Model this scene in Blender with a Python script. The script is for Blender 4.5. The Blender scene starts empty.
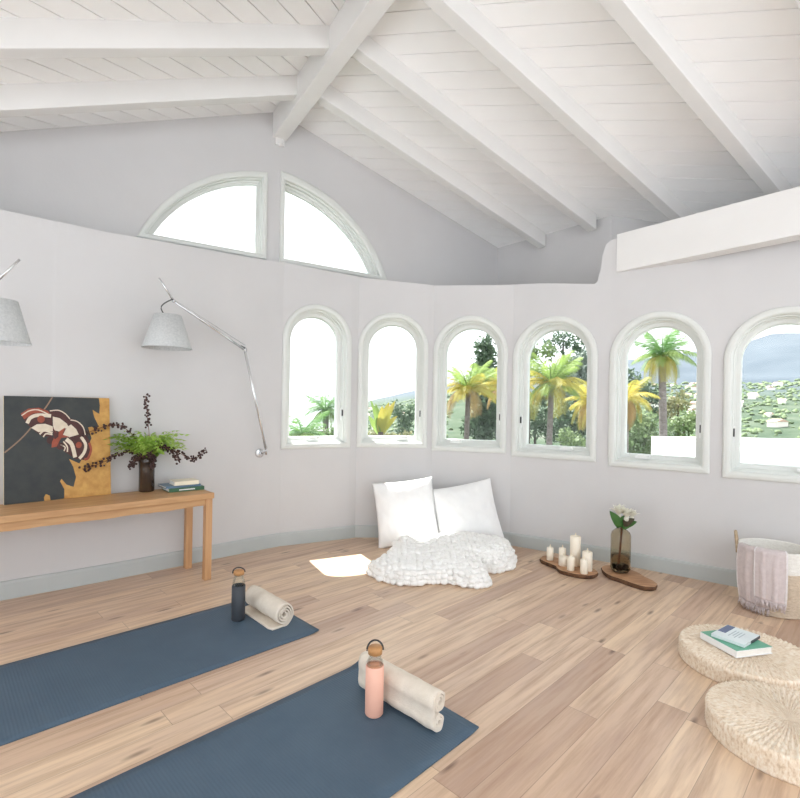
import bpy, bmesh, math, random
from mathutils import Vector, Matrix, noise
from mathutils.geometry import tessellate_polygon

random.seed(7)
PI = math.pi
sc = bpy.context.scene
COL = sc.collection
R = math.radians

# ------------------------------------------------------------------ materials
def srgb(r, g, b):
    f = lambda c: (c / 255 / 12.92) if c / 255 <= 0.04045 else ((c / 255 + 0.055) / 1.055) ** 2.4
    return (f(r), f(g), f(b), 1.0)

class NT:
    """tiny helper round a node tree"""
    def __init__(s, m):
        s.t = m.node_tree; s.n = s.t.nodes; s.l = s.t.links
    def add(s, typ, **kw):
        n = s.n.new(typ)
        for k, v in kw.items():
            if k == 'op': n.operation = v
            elif k == 'blend': n.blend_type = v
            else: setattr(n, k, v)
        return n
    def set(s, sock, v):
        if isinstance(v, bpy.types.NodeSocket): s.l.new(v, sock)
        elif v is not None: sock.default_value = v
    def math(s, op, a, b=None, c=None):
        n = s.add('ShaderNodeMath', op=op)
        for i, v in enumerate((a, b, c)): s.set(n.inputs[i], v)
        return n.outputs[0]
    def mix(s, fac, a, b, blend='MIX'):
        n = s.add('ShaderNodeMix', data_type='RGBA', blend_type=blend)
        s.set(n.inputs[0], fac); s.set(n.inputs[6], a); s.set(n.inputs[7], b)
        return n.outputs[2]
    def noise(s, vec, scale, detail=3, rough=.55, dim='3D'):
        n = s.add('ShaderNodeTexNoise', noise_dimensions=dim)
        if vec is not None: s.set(n.inputs['Vector'], vec)
        s.set(n.inputs['Scale'], scale); s.set(n.inputs['Detail'], detail); s.set(n.inputs['Roughness'], rough)
        return n.outputs[0]
    def ramp(s, fac, stops):
        n = s.add('ShaderNodeValToRGB'); e = n.color_ramp.elements
        while len(e) < len(stops): e.new(.5)
        for i, (p, c) in enumerate(stops): e[i].position = p; e[i].color = c
        s.set(n.inputs[0], fac); return n.outputs[0]
    def maprange(s, v, a, b, c=0., d=1.):
        n = s.add('ShaderNodeMapRange')
        s.set(n.inputs[0], v)
        for i, x in enumerate((a, b, c, d)): n.inputs[i + 1].default_value = x
        return n.outputs[0]
    def combine(s, x, y, z):
        n = s.add('ShaderNodeCombineXYZ')
        for i, v in enumerate((x, y, z)): s.set(n.inputs[i], v)
        return n.outputs[0]

def newmat(name):
    m = bpy.data.materials.new(name); m.use_nodes = True
    nt = NT(m); b = nt.n['Principled BSDF']
    return m, nt, b

def mat(name, col, rough=.5, col2=None, scale=8., stretch=(1, 1, 1), bump=0., bscale=None, metal=0., bdist=.01, spec=.5):
    """base colour wandering between col and col2 by noise, optional bump"""
    m, nt, b = newmat(name)
    tc = nt.add('ShaderNodeTexCoord').outputs['Object']
    mp = nt.add('ShaderNodeMapping'); nt.set(mp.inputs[0], tc); mp.inputs['Scale'].default_value = stretch
    if col2 is None: col2 = tuple(c * .93 for c in col[:3]) + (1,)
    nz = nt.noise(mp.outputs[0], scale)
    nt.set(b.inputs['Base Color'], nt.mix(nt.maprange(nz, .3, .7), col, col2))
    b.inputs['Roughness'].default_value = rough; b.inputs['Metallic'].default_value = metal
    b.inputs['Specular IOR Level'].default_value = spec
    if bump:
        bp = nt.add('ShaderNodeBump'); bp.inputs['Strength'].default_value = bump; bp.inputs['Distance'].default_value = bdist
        nt.set(bp.inputs['Height'], nt.noise(mp.outputs[0], bscale or scale * 4, 2)); nt.set(b.inputs['Normal'], bp.outputs[0])
    return m

def glass_mat(name, col, rough=0.0, ior=1.45, alpha_like=False):
    m, nt, b = newmat(name)
    b.inputs['Base Color'].default_value = col; b.inputs['Transmission Weight'].default_value = 1
    b.inputs['Roughness'].default_value = rough; b.inputs['IOR'].default_value = ior
    return m

def pane_mat():
    """window glass: clear with a faint mirror sheen"""
    m, nt, b = newmat('window_glass'); nt.n.remove(b)
    tr = nt.add('ShaderNodeBsdfTransparent'); gl = nt.add('ShaderNodeBsdfGlossy'); gl.inputs['Roughness'].default_value = .02
    tr.inputs[0].default_value = (.97, .985, .98, 1)
    fr = nt.add('ShaderNodeFresnel'); fr.inputs[0].default_value = 1.45
    nz = nt.noise(nt.add('ShaderNodeTexCoord').outputs['Object'], 3.)
    mx = nt.add('ShaderNodeMixShader')
    nt.set(mx.inputs[0], nt.math('MULTIPLY', fr.outputs[0], nt.maprange(nz, 0, 1, .25, .35))); nt.l.new(tr.outputs[0], mx.inputs[1]); nt.l.new(gl.outputs[0], mx.inputs[2])
    nt.l.new(mx.outputs[0], nt.n['Material Output'].inputs[0])
    return m

def leaf_mat(name, c1, c2, scale=6., trans=.45):
    m, nt, b = newmat(name)
    tc = nt.add('ShaderNodeTexCoord').outputs['Object']
    col = nt.mix(nt.maprange(nt.noise(tc, scale, 4), .32, .68), c1, c2)
    nt.set(b.inputs['Base Color'], col); b.inputs['Roughness'].default_value = .55; b.inputs['Specular IOR Level'].default_value = .25
    tl = nt.add('ShaderNodeBsdfTranslucent'); nt.set(tl.inputs[0], col)
    mx = nt.add('ShaderNodeMixShader'); mx.inputs[0].default_value = trans
    nt.l.new(b.outputs[0], mx.inputs[1]); nt.l.new(tl.outputs[0], mx.inputs[2]); nt.l.new(mx.outputs[0], nt.n['Material Output'].inputs[0])
    return m

def floor_mat():
    m, nt, b = newmat('oak_planks')
    tc = nt.add('ShaderNodeTexCoord').outputs['Object']
    mp = nt.add('ShaderNodeMapping'); nt.set(mp.inputs[0], tc); mp.inputs['Rotation'].default_value = (0, 0, R(-45.0)); mp.inputs['Location'].default_value = (.37, .04, 0)
    sp = nt.add('ShaderNodeSeparateXYZ'); nt.set(sp.inputs[0], mp.outputs[0])
    W, L = .116, 1.25
    yv = nt.math('DIVIDE', sp.outputs[1], W); row = nt.math('FLOOR', yv)
    wn = nt.add('ShaderNodeTexWhiteNoise', noise_dimensions='1D'); nt.set(wn.inputs['W'], row)
    xv = nt.math('ADD', nt.math('DIVIDE', sp.outputs[0], L), nt.math('MULTIPLY', wn.outputs[0], 7.3)); cell = nt.math('FLOOR', xv)
    wn2 = nt.add('ShaderNodeTexWhiteNoise', noise_dimensions='2D'); nt.set(wn2.inputs['Vector'], nt.combine(row, cell, 0.))
    rnd = wn2.outputs[0]
    base = nt.ramp(rnd, [(0., srgb(192, 162, 140)), (.2, srgb(208, 178, 153)), (.5, srgb(220, 192, 164)), (.8, srgb(230, 203, 173)), (1., srgb(212, 184, 160))])
    # grain along the plank, offset per plank
    gx = nt.math('ADD', sp.outputs[0], nt.math('MULTIPLY', rnd, 31.))
    gv = nt.combine(nt.math('MULTIPLY', gx, 2.2), nt.math('MULTIPLY', sp.outputs[1], 34.), nt.math('MULTIPLY', rnd, 9.))
    g1 = nt.noise(gv, 1., 6, .62)
    gv2 = nt.combine(nt.math('MULTIPLY', gx, 1.1), nt.math('MULTIPLY', sp.outputs[1], 9.), rnd)
    g2 = nt.noise(gv2, 1., 4, .6)
    col = nt.mix(nt.maprange(g1, .38, .75), base, srgb(178, 140, 112), 'MULTIPLY')
    n = nt.mix(nt.maprange(g1, .42, .72, 0, .62), base, srgb(156, 120, 94))
    n = nt.mix(nt.maprange(g2, .5, .75, 0, .45), n, srgb(178, 150, 138))
    # dark streaks and knots
    kv = nt.combine(nt.math('MULTIPLY', gx, 4.2), nt.math('MULTIPLY', sp.outputs[1], 17.), nt.math('MULTIPLY', rnd, 5.))
    vo = nt.add('ShaderNodeTexVoronoi'); nt.set(vo.inputs['Vector'], kv); vo.inputs['Scale'].default_value = 1.
    dist = nt.math('ADD', vo.outputs['Distance'], nt.math('MULTIPLY', nt.math('SUBTRACT', g1, .5), .18))
    sel = nt.math('GREATER_THAN', nt.add('ShaderNodeSeparateColor').outputs[0], .5)
    sc_ = [x for x in nt.n if x.type == 'SEPARATE_COLOR'][-1]; nt.set(sc_.inputs[0], vo.outputs['Color'])
    pick = nt.math('GREATER_THAN', sc_.outputs[0], .80)
    knot = nt.math('MULTIPLY', nt.maprange(dist, .05, .24, 1., 0.), pick)
    n = nt.mix(nt.math('MULTIPLY', knot, .75), n, srgb(92, 66, 54))
    # joints
    fy = nt.math('FRACT', yv); fx = nt.math('FRACT', xv)
    ey = nt.math('MINIMUM', fy, nt.math('SUBTRACT', 1., fy)); ex = nt.math('MINIMUM', fx, nt.math('SUBTRACT', 1., fx))
    j = nt.math('MAXIMUM', nt.maprange(ey, .0, .014, 1., 0.), nt.maprange(ex, 0., .0016, 1., 0.))
    n = nt.mix(nt.math('MULTIPLY', j, .6), n, srgb(104, 78, 62))
    nt.set(b.inputs['Base Color'], n)
    nt.set(b.inputs['Roughness'], nt.maprange(g1, .3, .7, .28, .44))
    b.inputs['Specular IOR Level'].default_value = .42
    bp = nt.add('ShaderNodeBump'); bp.inputs['Strength'].default_value = .25; bp.inputs['Distance'].default_value = .003
    nt.set(bp.inputs['Height'], nt.math('SUBTRACT', nt.math('MULTIPLY', g1, .25), j)); nt.set(b.inputs['Normal'], bp.outputs[0])
    return m

def wood_mat(name, c1, c2, axis=0, scale=2.5, rough=.5):
    st = [14., 14., 14.]; st[axis] = 1.2
    return mat(name, c1, rough, c2, scale, tuple(st), .15, scale * 2, bdist=.003)

def straw_mat():
    m, nt, b = newmat('straw')
    tc = nt.add('ShaderNodeTexCoord').outputs['Object']
    sp = nt.add('ShaderNodeSeparateXYZ'); nt.set(sp.inputs[0], tc)
    ang = nt.math('ARCTAN2', sp.outputs[1], sp.outputs[0])
    rad = nt.math('SQRT', nt.math('ADD', nt.math('MULTIPLY', sp.outputs[0], sp.outputs[0]), nt.math('MULTIPLY', sp.outputs[1], sp.outputs[1])))
    v = nt.combine(nt.math('MULTIPLY', ang, 22.), nt.math('MULTIPLY', rad, 26.), nt.math('MULTIPLY', sp.outputs[2], 40.))
    nz = nt.noise(v, 1.6, 4, .6)
    col = nt.ramp(nz, [(.3, srgb(204, 180, 150)), (.46, srgb(233, 214, 190)), (.66, srgb(245, 234, 218))])
    nt.set(b.inputs['Base Color'], col); b.inputs['Roughness'].default_value = .75
    bp = nt.add('ShaderNodeBump'); bp.inputs['Strength'].default_value = .5; bp.inputs['Distance'].default_value = .004
    nt.set(bp.inputs['Height'], nz); nt.set(b.inputs['Normal'], bp.outputs[0])
    return m

def mat_mat():
    m, nt, b = newmat('rubber_mat')
    tc = nt.add('ShaderNodeTexCoord').outputs['Object']
    w = nt.add('ShaderNodeTexWave'); nt.set(w.inputs['Vector'], tc); w.inputs['Scale'].default_value = 28.; w.inputs['Distortion'].default_value = .8; w.inputs['Detail'].default_value = 2.
    nz = nt.noise(tc, 5., 5)
    c = nt.mix(nt.maprange(nz, .3, .7), srgb(74, 93, 110), srgb(82, 100, 116))
    c = nt.mix(nt.math('MULTIPLY', w.outputs['Fac'], .12), c, srgb(66, 84, 102))
    nt.set(b.inputs['Base Color'], c); b.inputs['Roughness'].default_value = .6; b.inputs['Specular IOR Level'].default_value = .35
    bp = nt.add('ShaderNodeBump'); bp.inputs['Strength'].default_value = .25; bp.inputs['Distance'].default_value = .002
    nt.set(bp.inputs['Height'], w.outputs['Fac']); nt.set(b.inputs['Normal'], bp.outputs[0])
    return m

def terrain_mat():
    m, nt, b = newmat('hillside')
    ge = nt.add('ShaderNodeNewGeometry').outputs['Position']
    n1 = nt.noise(ge, .02, 6, .65); n2 = nt.noise(ge, .12, 5, .7)
    c = nt.ramp(n2, [(.35, srgb(50, 64, 50)), (.5, srgb(64, 76, 60)), (.62, srgb(80, 88, 74)), (.78, srgb(116, 116, 108))])
    sp = nt.add('ShaderNodeSeparateXYZ'); nt.set(sp.inputs[0], ge)
    haze_tint = nt.mix(nt.maprange(n1, .35, .65), srgb(60, 69, 78), srgb(74, 82, 90))  # blue-grey distance haze put into the colour of the higher land
    c = nt.mix(nt.maprange(sp.outputs[2], 5., 20.), c, haze_tint)
    nt.set(b.inputs['Base Color'], c); b.inputs['Roughness'].default_value = .95; b.inputs['Specular IOR Level'].default_value = .05
    return m

M = {}
M['wall'] = mat('plaster_wall', srgb(208, 207, 207), .75, srgb(204, 203, 203), 2.2, bump=.04, bscale=60)
M['ceil'] = mat('painted_boards', srgb(250, 250, 249), .5, srgb(246, 246, 245), 3., (1, 1, 1), .05, 40)
M['beam'] = mat('painted_beam', srgb(232, 231, 229), .5, srgb(227, 226, 224), 2.5, bump=.05, bscale=25)
M['trim'] = mat('window_trim_paint', srgb(222, 224, 220), .45, srgb(216, 219, 215), 4.)
M['base'] = mat('baseboard_paint', srgb(188, 193, 192), .5, srgb(182, 188, 187), 4.)
M['white'] = mat('white_plastic', srgb(238, 239, 238), .35, srgb(230, 232, 231), 10.)
M['dark'] = mat('dark_metal', srgb(60, 60, 60), .4, srgb(48, 48, 50), 20., metal=.5)
M['pane'] = pane_mat()
M['floor'] = floor_mat()
M['oak'] = wood_mat('table_oak', srgb(206, 164, 118), srgb(180, 134, 90), 0)
M['oak_leg'] = wood_mat('table_oak_leg', srgb(208, 164, 120), srgb(186, 140, 98), 2)
M['mat'] = mat_mat()
M['towel'] = mat('towel_cotton', srgb(232, 222, 208), .95, srgb(222, 211, 196), 30, bump=.5, bscale=220, bdist=.003, spec=.1)
M['glass'] = pane_mat()
M['glass'].name = 'bottle_glass'
M['sleeve_dark'] = mat('charcoal_silicone', srgb(62, 66, 72), .55, srgb(56, 60, 66), 9)
M['sleeve_peach'] = mat('peach_silicone', srgb(244, 190, 168), .5, srgb(240, 182, 160), 9)
M['juice'] = mat('peach_inside', srgb(246, 178, 140), .4, srgb(244, 170, 132), 9)
M['cork'] = mat('bamboo_lid', srgb(200, 150, 98), .6, srgb(182, 130, 80), 30, (1, 1, 3))
M['strap'] = mat('strap_cord', srgb(66, 62, 62), .7, srgb(50, 48, 48), 40)
M['linen'] = mat('white_linen', srgb(243, 243, 242), .9, srgb(238, 238, 238), 12, bump=.15, bscale=90, bdist=.004, spec=.15)
M['wool'] = mat('chunky_wool', srgb(250, 249, 247), .95, srgb(244, 243, 240), 30, bump=.35, bscale=140, bdist=.004, spec=.1)
M['wax'] = mat('candle_wax', srgb(246, 238, 222), .45, srgb(243, 232, 212), 14)
M['wick'] = mat('wick', srgb(236, 224, 200), .8)
M['slab'] = mat('slab_wood', srgb(198, 156, 118), .6, srgb(160, 116, 82), 5, (2, 6, 6), .2, 30, bdist=.004)
M['bark'] = mat('slab_bark', srgb(118, 84, 58), .9, srgb(72, 48, 34), 24, (1, 1, .4), .7, 60, bdist=.01)
M['smoke'] = glass_mat('smoked_glass', srgb(226, 218, 200), 0., 1.3)
M['water'] = glass_mat('vase_water', srgb(222, 216, 200), 0., 1.2)
M['vase_dark'] = mat('brown_glass', srgb(72, 56, 42), .12, srgb(48, 36, 28), 9, (3, 3, .5), spec=.7)
M['stem'] = mat('brown_stem', srgb(132, 84, 58), .7, srgb(104, 66, 44), 20)
M['petal'] = leaf_mat('protea_petal', srgb(248, 246, 238), srgb(240, 238, 222), 20., .25)
M['leaf'] = leaf_mat('protea_leaf', srgb(62, 104, 52), srgb(84, 128, 64), 12., .2)
M['leaf_dark'] = leaf_mat('protea_leaf_dark', srgb(92, 76, 66), srgb(70, 76, 52), 12., .15)
M['fern'] = leaf_mat('fern_green', srgb(150, 190, 76), srgb(190, 216, 116), 14., .35)
M['berry'] = mat('dark_berry', srgb(74, 46, 42), .45, srgb(54, 34, 34), 40)
M['shade'] = mat('lamp_linen', srgb(208, 210, 210), .85, srgb(190, 193, 194), 90, (1, 1, 1), .3, 160, bdist=.003)
M['chrome'] = mat('brushed_aluminium', srgb(224, 225, 226), .25, srgb(212, 214, 216), 12, metal=.85)
M['cord'] = mat('lamp_cord', srgb(70, 70, 70), .5)
M['straw'] = straw_mat()
M['rope'] = mat('basket_rope', srgb(212, 196, 176), .9, srgb(190, 172, 150), 60, (1, 1, 2), .6, 120, bdist=.006)
M['rope_white'] = mat('basket_white_rope', srgb(238, 236, 230), .9, srgb(226, 223, 216), 60, (1, 1, 2), .6, 120, bdist=.006)
M['handle'] = mat('handle_rope', srgb(196, 176, 148), .85, srgb(160, 136, 108), 60, bump=.5, bscale=150)
M['throw'] = mat('throw_weave', srgb(212, 201, 200), .95, srgb(200, 188, 188), 50, (1, 1, 1), .4, 160, bdist=.004, spec=.1)
M['throw_edge'] = mat('throw_edge_weave', srgb(234, 230, 230), .95, srgb(222, 216, 216), 50)
M['paper'] = mat('book_pages', srgb(240, 238, 232), .8, srgb(226, 222, 214), 60, (1, 1, 20))
def cov(n, c, c2=None): M[n] = mat('cover_' + n, c, .4, c2 or tuple(x * .92 for x in c[:3]) + (1,), 14)
cov('green', srgb(58, 104, 72)); cov('blue', srgb(96, 124, 146)); cov('cream', srgb(240, 232, 208)); cov('white_cover', srgb(240, 240, 240))
cov('emerald', srgb(98, 172, 142)); cov('pale_blue', srgb(226, 236, 238)); cov('navy', srgb(88, 104, 140)); cov('grey_text', srgb(170, 186, 192)); cov('charcoal', srgb(70, 70, 78))
M['gold'] = mat('gold_ground', srgb(206, 160, 84), .5, srgb(182, 132, 62), 26, bump=.15, bscale=60)
M['leafpaint'] = mat('painted_leaf', srgb(44, 49, 52), .6, srgb(58, 62, 60), 16, (1, 1, 1))
M['vein'] = mat('painted_vein', srgb(146, 120, 98), .6)
M['cream_paint'] = mat('painted_cream', srgb(226, 214, 194), .6, srgb(212, 198, 176), 40)
M['rust'] = mat('painted_rust', srgb(160, 82, 58), .6, srgb(144, 66, 46), 40)
M['maroon'] = mat('painted_maroon', srgb(82, 44, 40), .6, srgb(64, 34, 32), 40)
M['canvas_edge'] = mat('canvas_edge', srgb(222, 208, 180), .8, srgb(206, 190, 160), 30)
M['palm_green'] = leaf_mat('palm_green', srgb(103, 130, 71), srgb(137, 156, 79), 1.2, .45)
M['palm_yellow'] = leaf_mat('palm_yellow', srgb(176, 151, 63), srgb(151, 157, 79), 1.0, .45)
M['palm_deep'] = leaf_mat('palm_deep', srgb(73, 114, 65), srgb(110, 140, 78), 1.2, .4)
M['palm_dry'] = leaf_mat('palm_dry', srgb(168, 139, 88), srgb(152, 124, 83), 1.2, .4)
M['palm_trunk'] = mat('palm_trunk', srgb(123, 115, 112), .9, srgb(95, 85, 81), 6, (1, 1, 3), .6, 14, bdist=.05)
M['tree_dark'] = leaf_mat('tree_dark', srgb(66, 85, 66), srgb(87, 105, 81), .7, .3)
M['tree_grey'] = leaf_mat('tree_grey', srgb(92, 105, 96), srgb(115, 125, 114), .7, .3)
M['tree_mid'] = leaf_mat('tree_mid', srgb(90, 113, 75), srgb(115, 129, 87), .7, .35)
M['tree_olive'] = leaf_mat('tree_olive', srgb(116, 120, 87), srgb(134, 130, 92), .7, .35)
M['tree_trunk'] = mat('tree_trunk', srgb(77, 67, 60), .9, srgb(62, 53, 48), 5, bump=.6, bscale=12)
M['stucco'] = mat('white_stucco', srgb(236, 235, 232), .9, srgb(228, 227, 224), 1.5)
M['terrain'] = terrain_mat()
M['bounce_grey'] = mat('bounce_ground', srgb(184, 187, 192), .9, srgb(172, 176, 181), 1.2)  # pale neutral grey chosen to bounce daylight into the room
M['house'] = mat('house_wall', srgb(240, 236, 228), .9, srgb(226, 218, 206), .05)
M['terracotta'] = mat('house_roof', srgb(196, 160, 140), .9, srgb(180, 150, 136), .1)

# ------------------------------------------------------------------ mesh builder
class MB:
    def __init__(s): s.v = []; s.f = []; s.m = []; s.sm = []
    def vert(s, p): s.v.append(tuple(p)); return len(s.v) - 1
    def face(s, idx, m=0, smooth=False): s.f.append(tuple(idx)); s.m.append(m); s.sm.append(smooth)
    def box(s, c, size, rot=0., m=0):
        hx, hy, hz = [x / 2 for x in size]; ca, sa = math.cos(rot), math.sin(rot); b = len(s.v)
        for z in (-hz, hz):
            for x, y in ((-hx, -hy), (hx, -hy), (hx, hy), (-hx, hy)):
                s.v.append((c[0] + x * ca - y * sa, c[1] + x * sa + y * ca, c[2] + z))
        for q in ((3, 2, 1, 0), (4, 5, 6, 7), (0, 1, 5, 4), (1, 2, 6, 5), (2, 3, 7, 6), (3, 0, 4, 7)): s.face([b + i for i in q], m)
    def loft(s, rings, closed_ring=True, caps=(True, True), m=0, smooth=True, closed_path=False):
        n = len(rings[0]); ids = [[s.vert(p) for p in r] for r in rings]; k = len(rings)
        for i in range(k if closed_path else k - 1):
            a, b = ids[i], ids[(i + 1) % k]
            for j in range(n if closed_ring else n - 1):
                j2 = (j + 1) % n; s.face((a[j], a[j2], b[j2], b[j]), m, smooth)
        if not closed_path and closed_ring:
            if caps[0]: s.face(ids[0][::-1], m)
            if caps[1]: s.face(ids[-1], m)
        return ids
    def lathe(s, prof, n=32, m=0, smooth=True, c=(0, 0, 0), caps=(True, True)):
        rings = [[(c[0] + r * math.cos(2 * PI * j / n), c[1] + r * math.sin(2 * PI * j / n), c[2] + z) for j in range(n)] for r, z in prof]
        s.loft(rings, True, caps, m, smooth)
    def tube(s, path, rad, n=8, m=0, smooth=True, caps=(True, True)):
        P = [Vector(p) for p in path]; rings = []
        up = Vector((0, 0, 1))
        for i, p in enumerate(P):
            t = (P[min(i + 1, len(P) - 1)] - P[max(i - 1, 0)]).normalized()
            ref = up if abs(t.z) < .95 else Vector((1, 0, 0))
            a = t.cross(ref).normalized(); b = t.cross(a).normalized()
            r = rad[i] if isinstance(rad, (list, tuple)) else rad
            rings.append([p + a * (r * math.cos(2 * PI * j / n)) + b * (r * math.sin(2 * PI * j / n)) for j in range(n)])
        s.loft(rings, True, caps, m, smooth)
    def prism(s, poly, z0, z1, m=0, mside=None, holes=()):
        s.prism_map(poly, holes, lambda u, v, d: (u, v, z0 + (z1 - z0) * d), m, mside)
    def prism_map(s, outer, holes, fn, m=0, mside=None, back=True):
        """flat plate with holes; fn(u, v, d) maps it into space, d = 0 front, 1 back"""
        loops = [list(outer)] + [list(h) for h in holes]
        flat = [p for l in loops for p in l]
        tri = tessellate_polygon([[Vector((p[0], p[1], 0)) for p in l] for l in loops])
        f0 = [s.vert(fn(p[0], p[1], 0)) for p in flat]; f1 = [s.vert(fn(p[0], p[1], 1)) for p in flat]
        for t in tri:
            s.face([f0[i] for i in t], m)
            if back: s.face([f1[i] for i in t][::-1], m)
        o = 0
        for l in loops:
            n = len(l)
            for i in range(n):
                a, b = o + i, o + (i + 1) % n
                s.face((f0[a], f0[b], f1[b], f1[a]), m if mside is None else mside)
            o += n
    def sphere(s, c, r, seg=8, ring=6, m=0, sq=(1, 1, 1)):
        ids = []
        for i in range(1, ring):
            t = PI * i / ring
            ids.append([s.vert((c[0] + sq[0] * r * math.sin(t) * math.cos(2 * PI * j / seg), c[1] + sq[1] * r * math.sin(t) * math.sin(2 * PI * j / seg), c[2] + sq[2] * r * math.cos(t))) for j in range(seg)])
        top = s.vert((c[0], c[1], c[2] + sq[2] * r)); bot = s.vert((c[0], c[1], c[2] - sq[2] * r))
        for j in range(seg):
            k = (j + 1) % seg
            s.face((top, ids[0][j], ids[0][k]), m, True); s.face((bot, ids[-1][k], ids[-1][j]), m, True)
            for i in range(ring - 2): s.face((ids[i][j], ids[i + 1][j], ids[i + 1][k], ids[i][k]), m, True)
    def grid(s, fn, nu, nv, m=0, smooth=True, wrap_u=False):
        ids = [[s.vert(fn(i / (nu if wrap_u else nu - 1), j / (nv - 1))) for j in range(nv)] for i in range(nu)]
        for i in range(nu if wrap_u else nu - 1):
            for j in range(nv - 1):
                a, b = ids[i], ids[(i + 1) % nu]; s.face((a[j], b[j], b[j + 1], a[j + 1]), m, smooth)
        return ids
    def build(s, name, mats, parent=None, loc=(0, 0, 0), rotz=0., recalc=True, bevel=0., subsurf=0, solid=0.):
        me = bpy.data.meshes.new(name); me.from_pydata(s.v, [], s.f)
        if not isinstance(mats, (list, tuple)): mats = [mats]
        for m_ in mats: me.materials.append(m_)
        me.polygons.foreach_set('material_index', s.m); me.polygons.foreach_set('use_smooth', s.sm)
        if recalc:
            bm = bmesh.new(); bm.from_mesh(me); bmesh.ops.recalc_face_normals(bm, faces=bm.faces); bm.to_mesh(me); bm.free()
        me.update()
        o = bpy.data.objects.new(name, me); COL.objects.link(o)
        o.location = loc; o.rotation_euler = (0, 0, rotz)
        if parent: o.parent = parent
        if solid:
            md = o.modifiers.new('solid', 'SOLIDIFY'); md.thickness = solid; md.offset = 0
        if bevel:
            md = o.modifiers.new('bevel', 'BEVEL'); md.width = bevel; md.segments = 2; md.limit_method = 'ANGLE'; md.angle_limit = R(40)
        if subsurf:
            md = o.modifiers.new('sub', 'SUBSURF'); md.levels = subsurf; md.render_levels = subsurf
        return o

def tag(o, label, cat, group=None, kind=None):
    o['label'] = label; o['category'] = cat
    if group: o['group'] = group
    if kind: o['kind'] = kind
    return o
def thing(name, label, cat, loc=(0, 0, 0), rotz=0., group=None, kind=None):
    o = bpy.data.objects.new(name, None); COL.objects.link(o); o.empty_display_size = .1
    o.location = loc; o.rotation_euler = (0, 0, rotz)
    return tag(o, label, cat, group, kind)
def copy_thing(src, loc, rotz=0., label=None, scale=None):
    c = src.copy(); COL.objects.link(c); c.location = loc; c.rotation_euler = (0, 0, rotz)
    if label: c['label'] = label
    if scale: c.scale = scale
    for ch in src.children:
        k = ch.copy(); COL.objects.link(k); k.parent = c
    return c
def lerp(a, b, t): return tuple(x + (y - x) * t for x, y in zip(a, b))
def curve_pts(ctrl, n=20):
    """Catmull-Rom through control points"""
    P = [Vector(p) for p in ctrl]; P = [P[0] * 2 - P[1]] + P + [P[-1] * 2 - P[-2]]; out = []
    k = len(P) - 3
    for i in range(n + 1):
        t = i / n * k; j = min(int(t), k - 1); t -= j
        a, b, c, d = P[j:j + 4]
        out.append(.5 * ((2 * b) + (c - a) * t + (2 * a - 5 * b + 4 * c - d) * t * t + (3 * b - a - 3 * c + d) * t ** 3))
    return out

# ------------------------------------------------------------------ room frame: r runs along the ridge, e across it
AZ = R(-32.5)
RD = Vector((math.sin(AZ), math.cos(AZ))); ED = Vector((math.cos(AZ), -math.sin(AZ)))
def re(r, e): return (RD.x * r + ED.x * e, RD.y * r + ED.y * e)
def to_re(p): return (p[0] * RD.x + p[1] * RD.y, p[0] * ED.x + p[1] * ED.y)
E0, Z0, KL, KR, RG = 1.333, 3.618, .4068, -.2643, 4.08
def roof_z(e): return Z0 + (KL if e < E0 else KR) * (e - E0)

# lower wall in plan, left to right, seen from inside
PL = [(-3.48, 1.79), (-2.292, 2.861), (-2.072, 3.046), (-1.827, 3.265), (-1.514, 3.565), (-1.163, 3.904), (-.975, 4.069)]
smooth_left = [(p.x, p.y) for p in curve_pts([(x, y, 0) for x, y in PL], 24)]
WIN = {  # left, right corner in plan, trim top, trim foot, half width of the glass
    1: ((-.934, 4.09), (-.395, 4.369), 2.017, .795, .210),
    2: ((-.334, 4.387), (.290, 4.424), 1.997, .797, .217),
    3: ((.334, 4.415), (.960, 4.225), 1.970, .776, .228),
    4: ((.995, 4.200), (1.571, 3.826), 1.922, .756, .243),
    5: ((1.624, 3.786), (2.153, 3.386), 1.885, .733, .234),
    6: ((2.210, 3.342), (2.735, 2.945), 1.840, .718, .234)}
for k, (a, b, *q) in list(WIN.items()):
    d = (Vector(b) - Vector(a)).normalized() * (.046 if k < 5 else .024)
    WIN[k] = (tuple(Vector(a) - d), tuple(Vector(b) - d), *q)
right_tail = [(2.79, 2.90), (3.0, 2.70), (3.45, 2.13), (4.0, 1.36), (4.585, .53)]
left_tail = [(-.58, -2.76), (-2.0, -.53)]
pts = []     # (x, y, ledge height)
segs = []    # window number or None for the stretch that starts at this point
def ledge_left(i, n): return 2.25 + .08 * max(0, (i / n - .45) / .55)
for p in left_tail: pts.append((*p, 2.2)); segs.append(None)
for i, p in enumerate(smooth_left[:-1]): pts.append((*p, ledge_left(i, 24))); segs.append(None)
HT = {1: (2.33, 2.305), 2: (2.30, 2.255), 3: (2.25, 2.22), 4: (2.22, 2.22), 5: (2.47, 2.5), 6: (2.5, 2.5)}
for k, (a, b, *_r) in WIN.items():
    pts.append((*a, HT[k][0])); segs.append(k); pts.append((*b, HT[k][1])); segs.append(None)
for p in right_tail: pts.append((*p, 2.5)); segs.append(None)
WT = .14
def outward(i):
    a = pts[max(i - 1, 0)]; b = pts[min(i + 1, len(pts) - 1)]
    d = Vector((b[0] - a[0], b[1] - a[1])).normalized(); return Vector((-d.y, d.x))
outer = [(p[0] + outward(i).x * WT, p[1] + outward(i).y * WT) for i, p in enumerate(pts)]
ZB = 2.10

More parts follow.
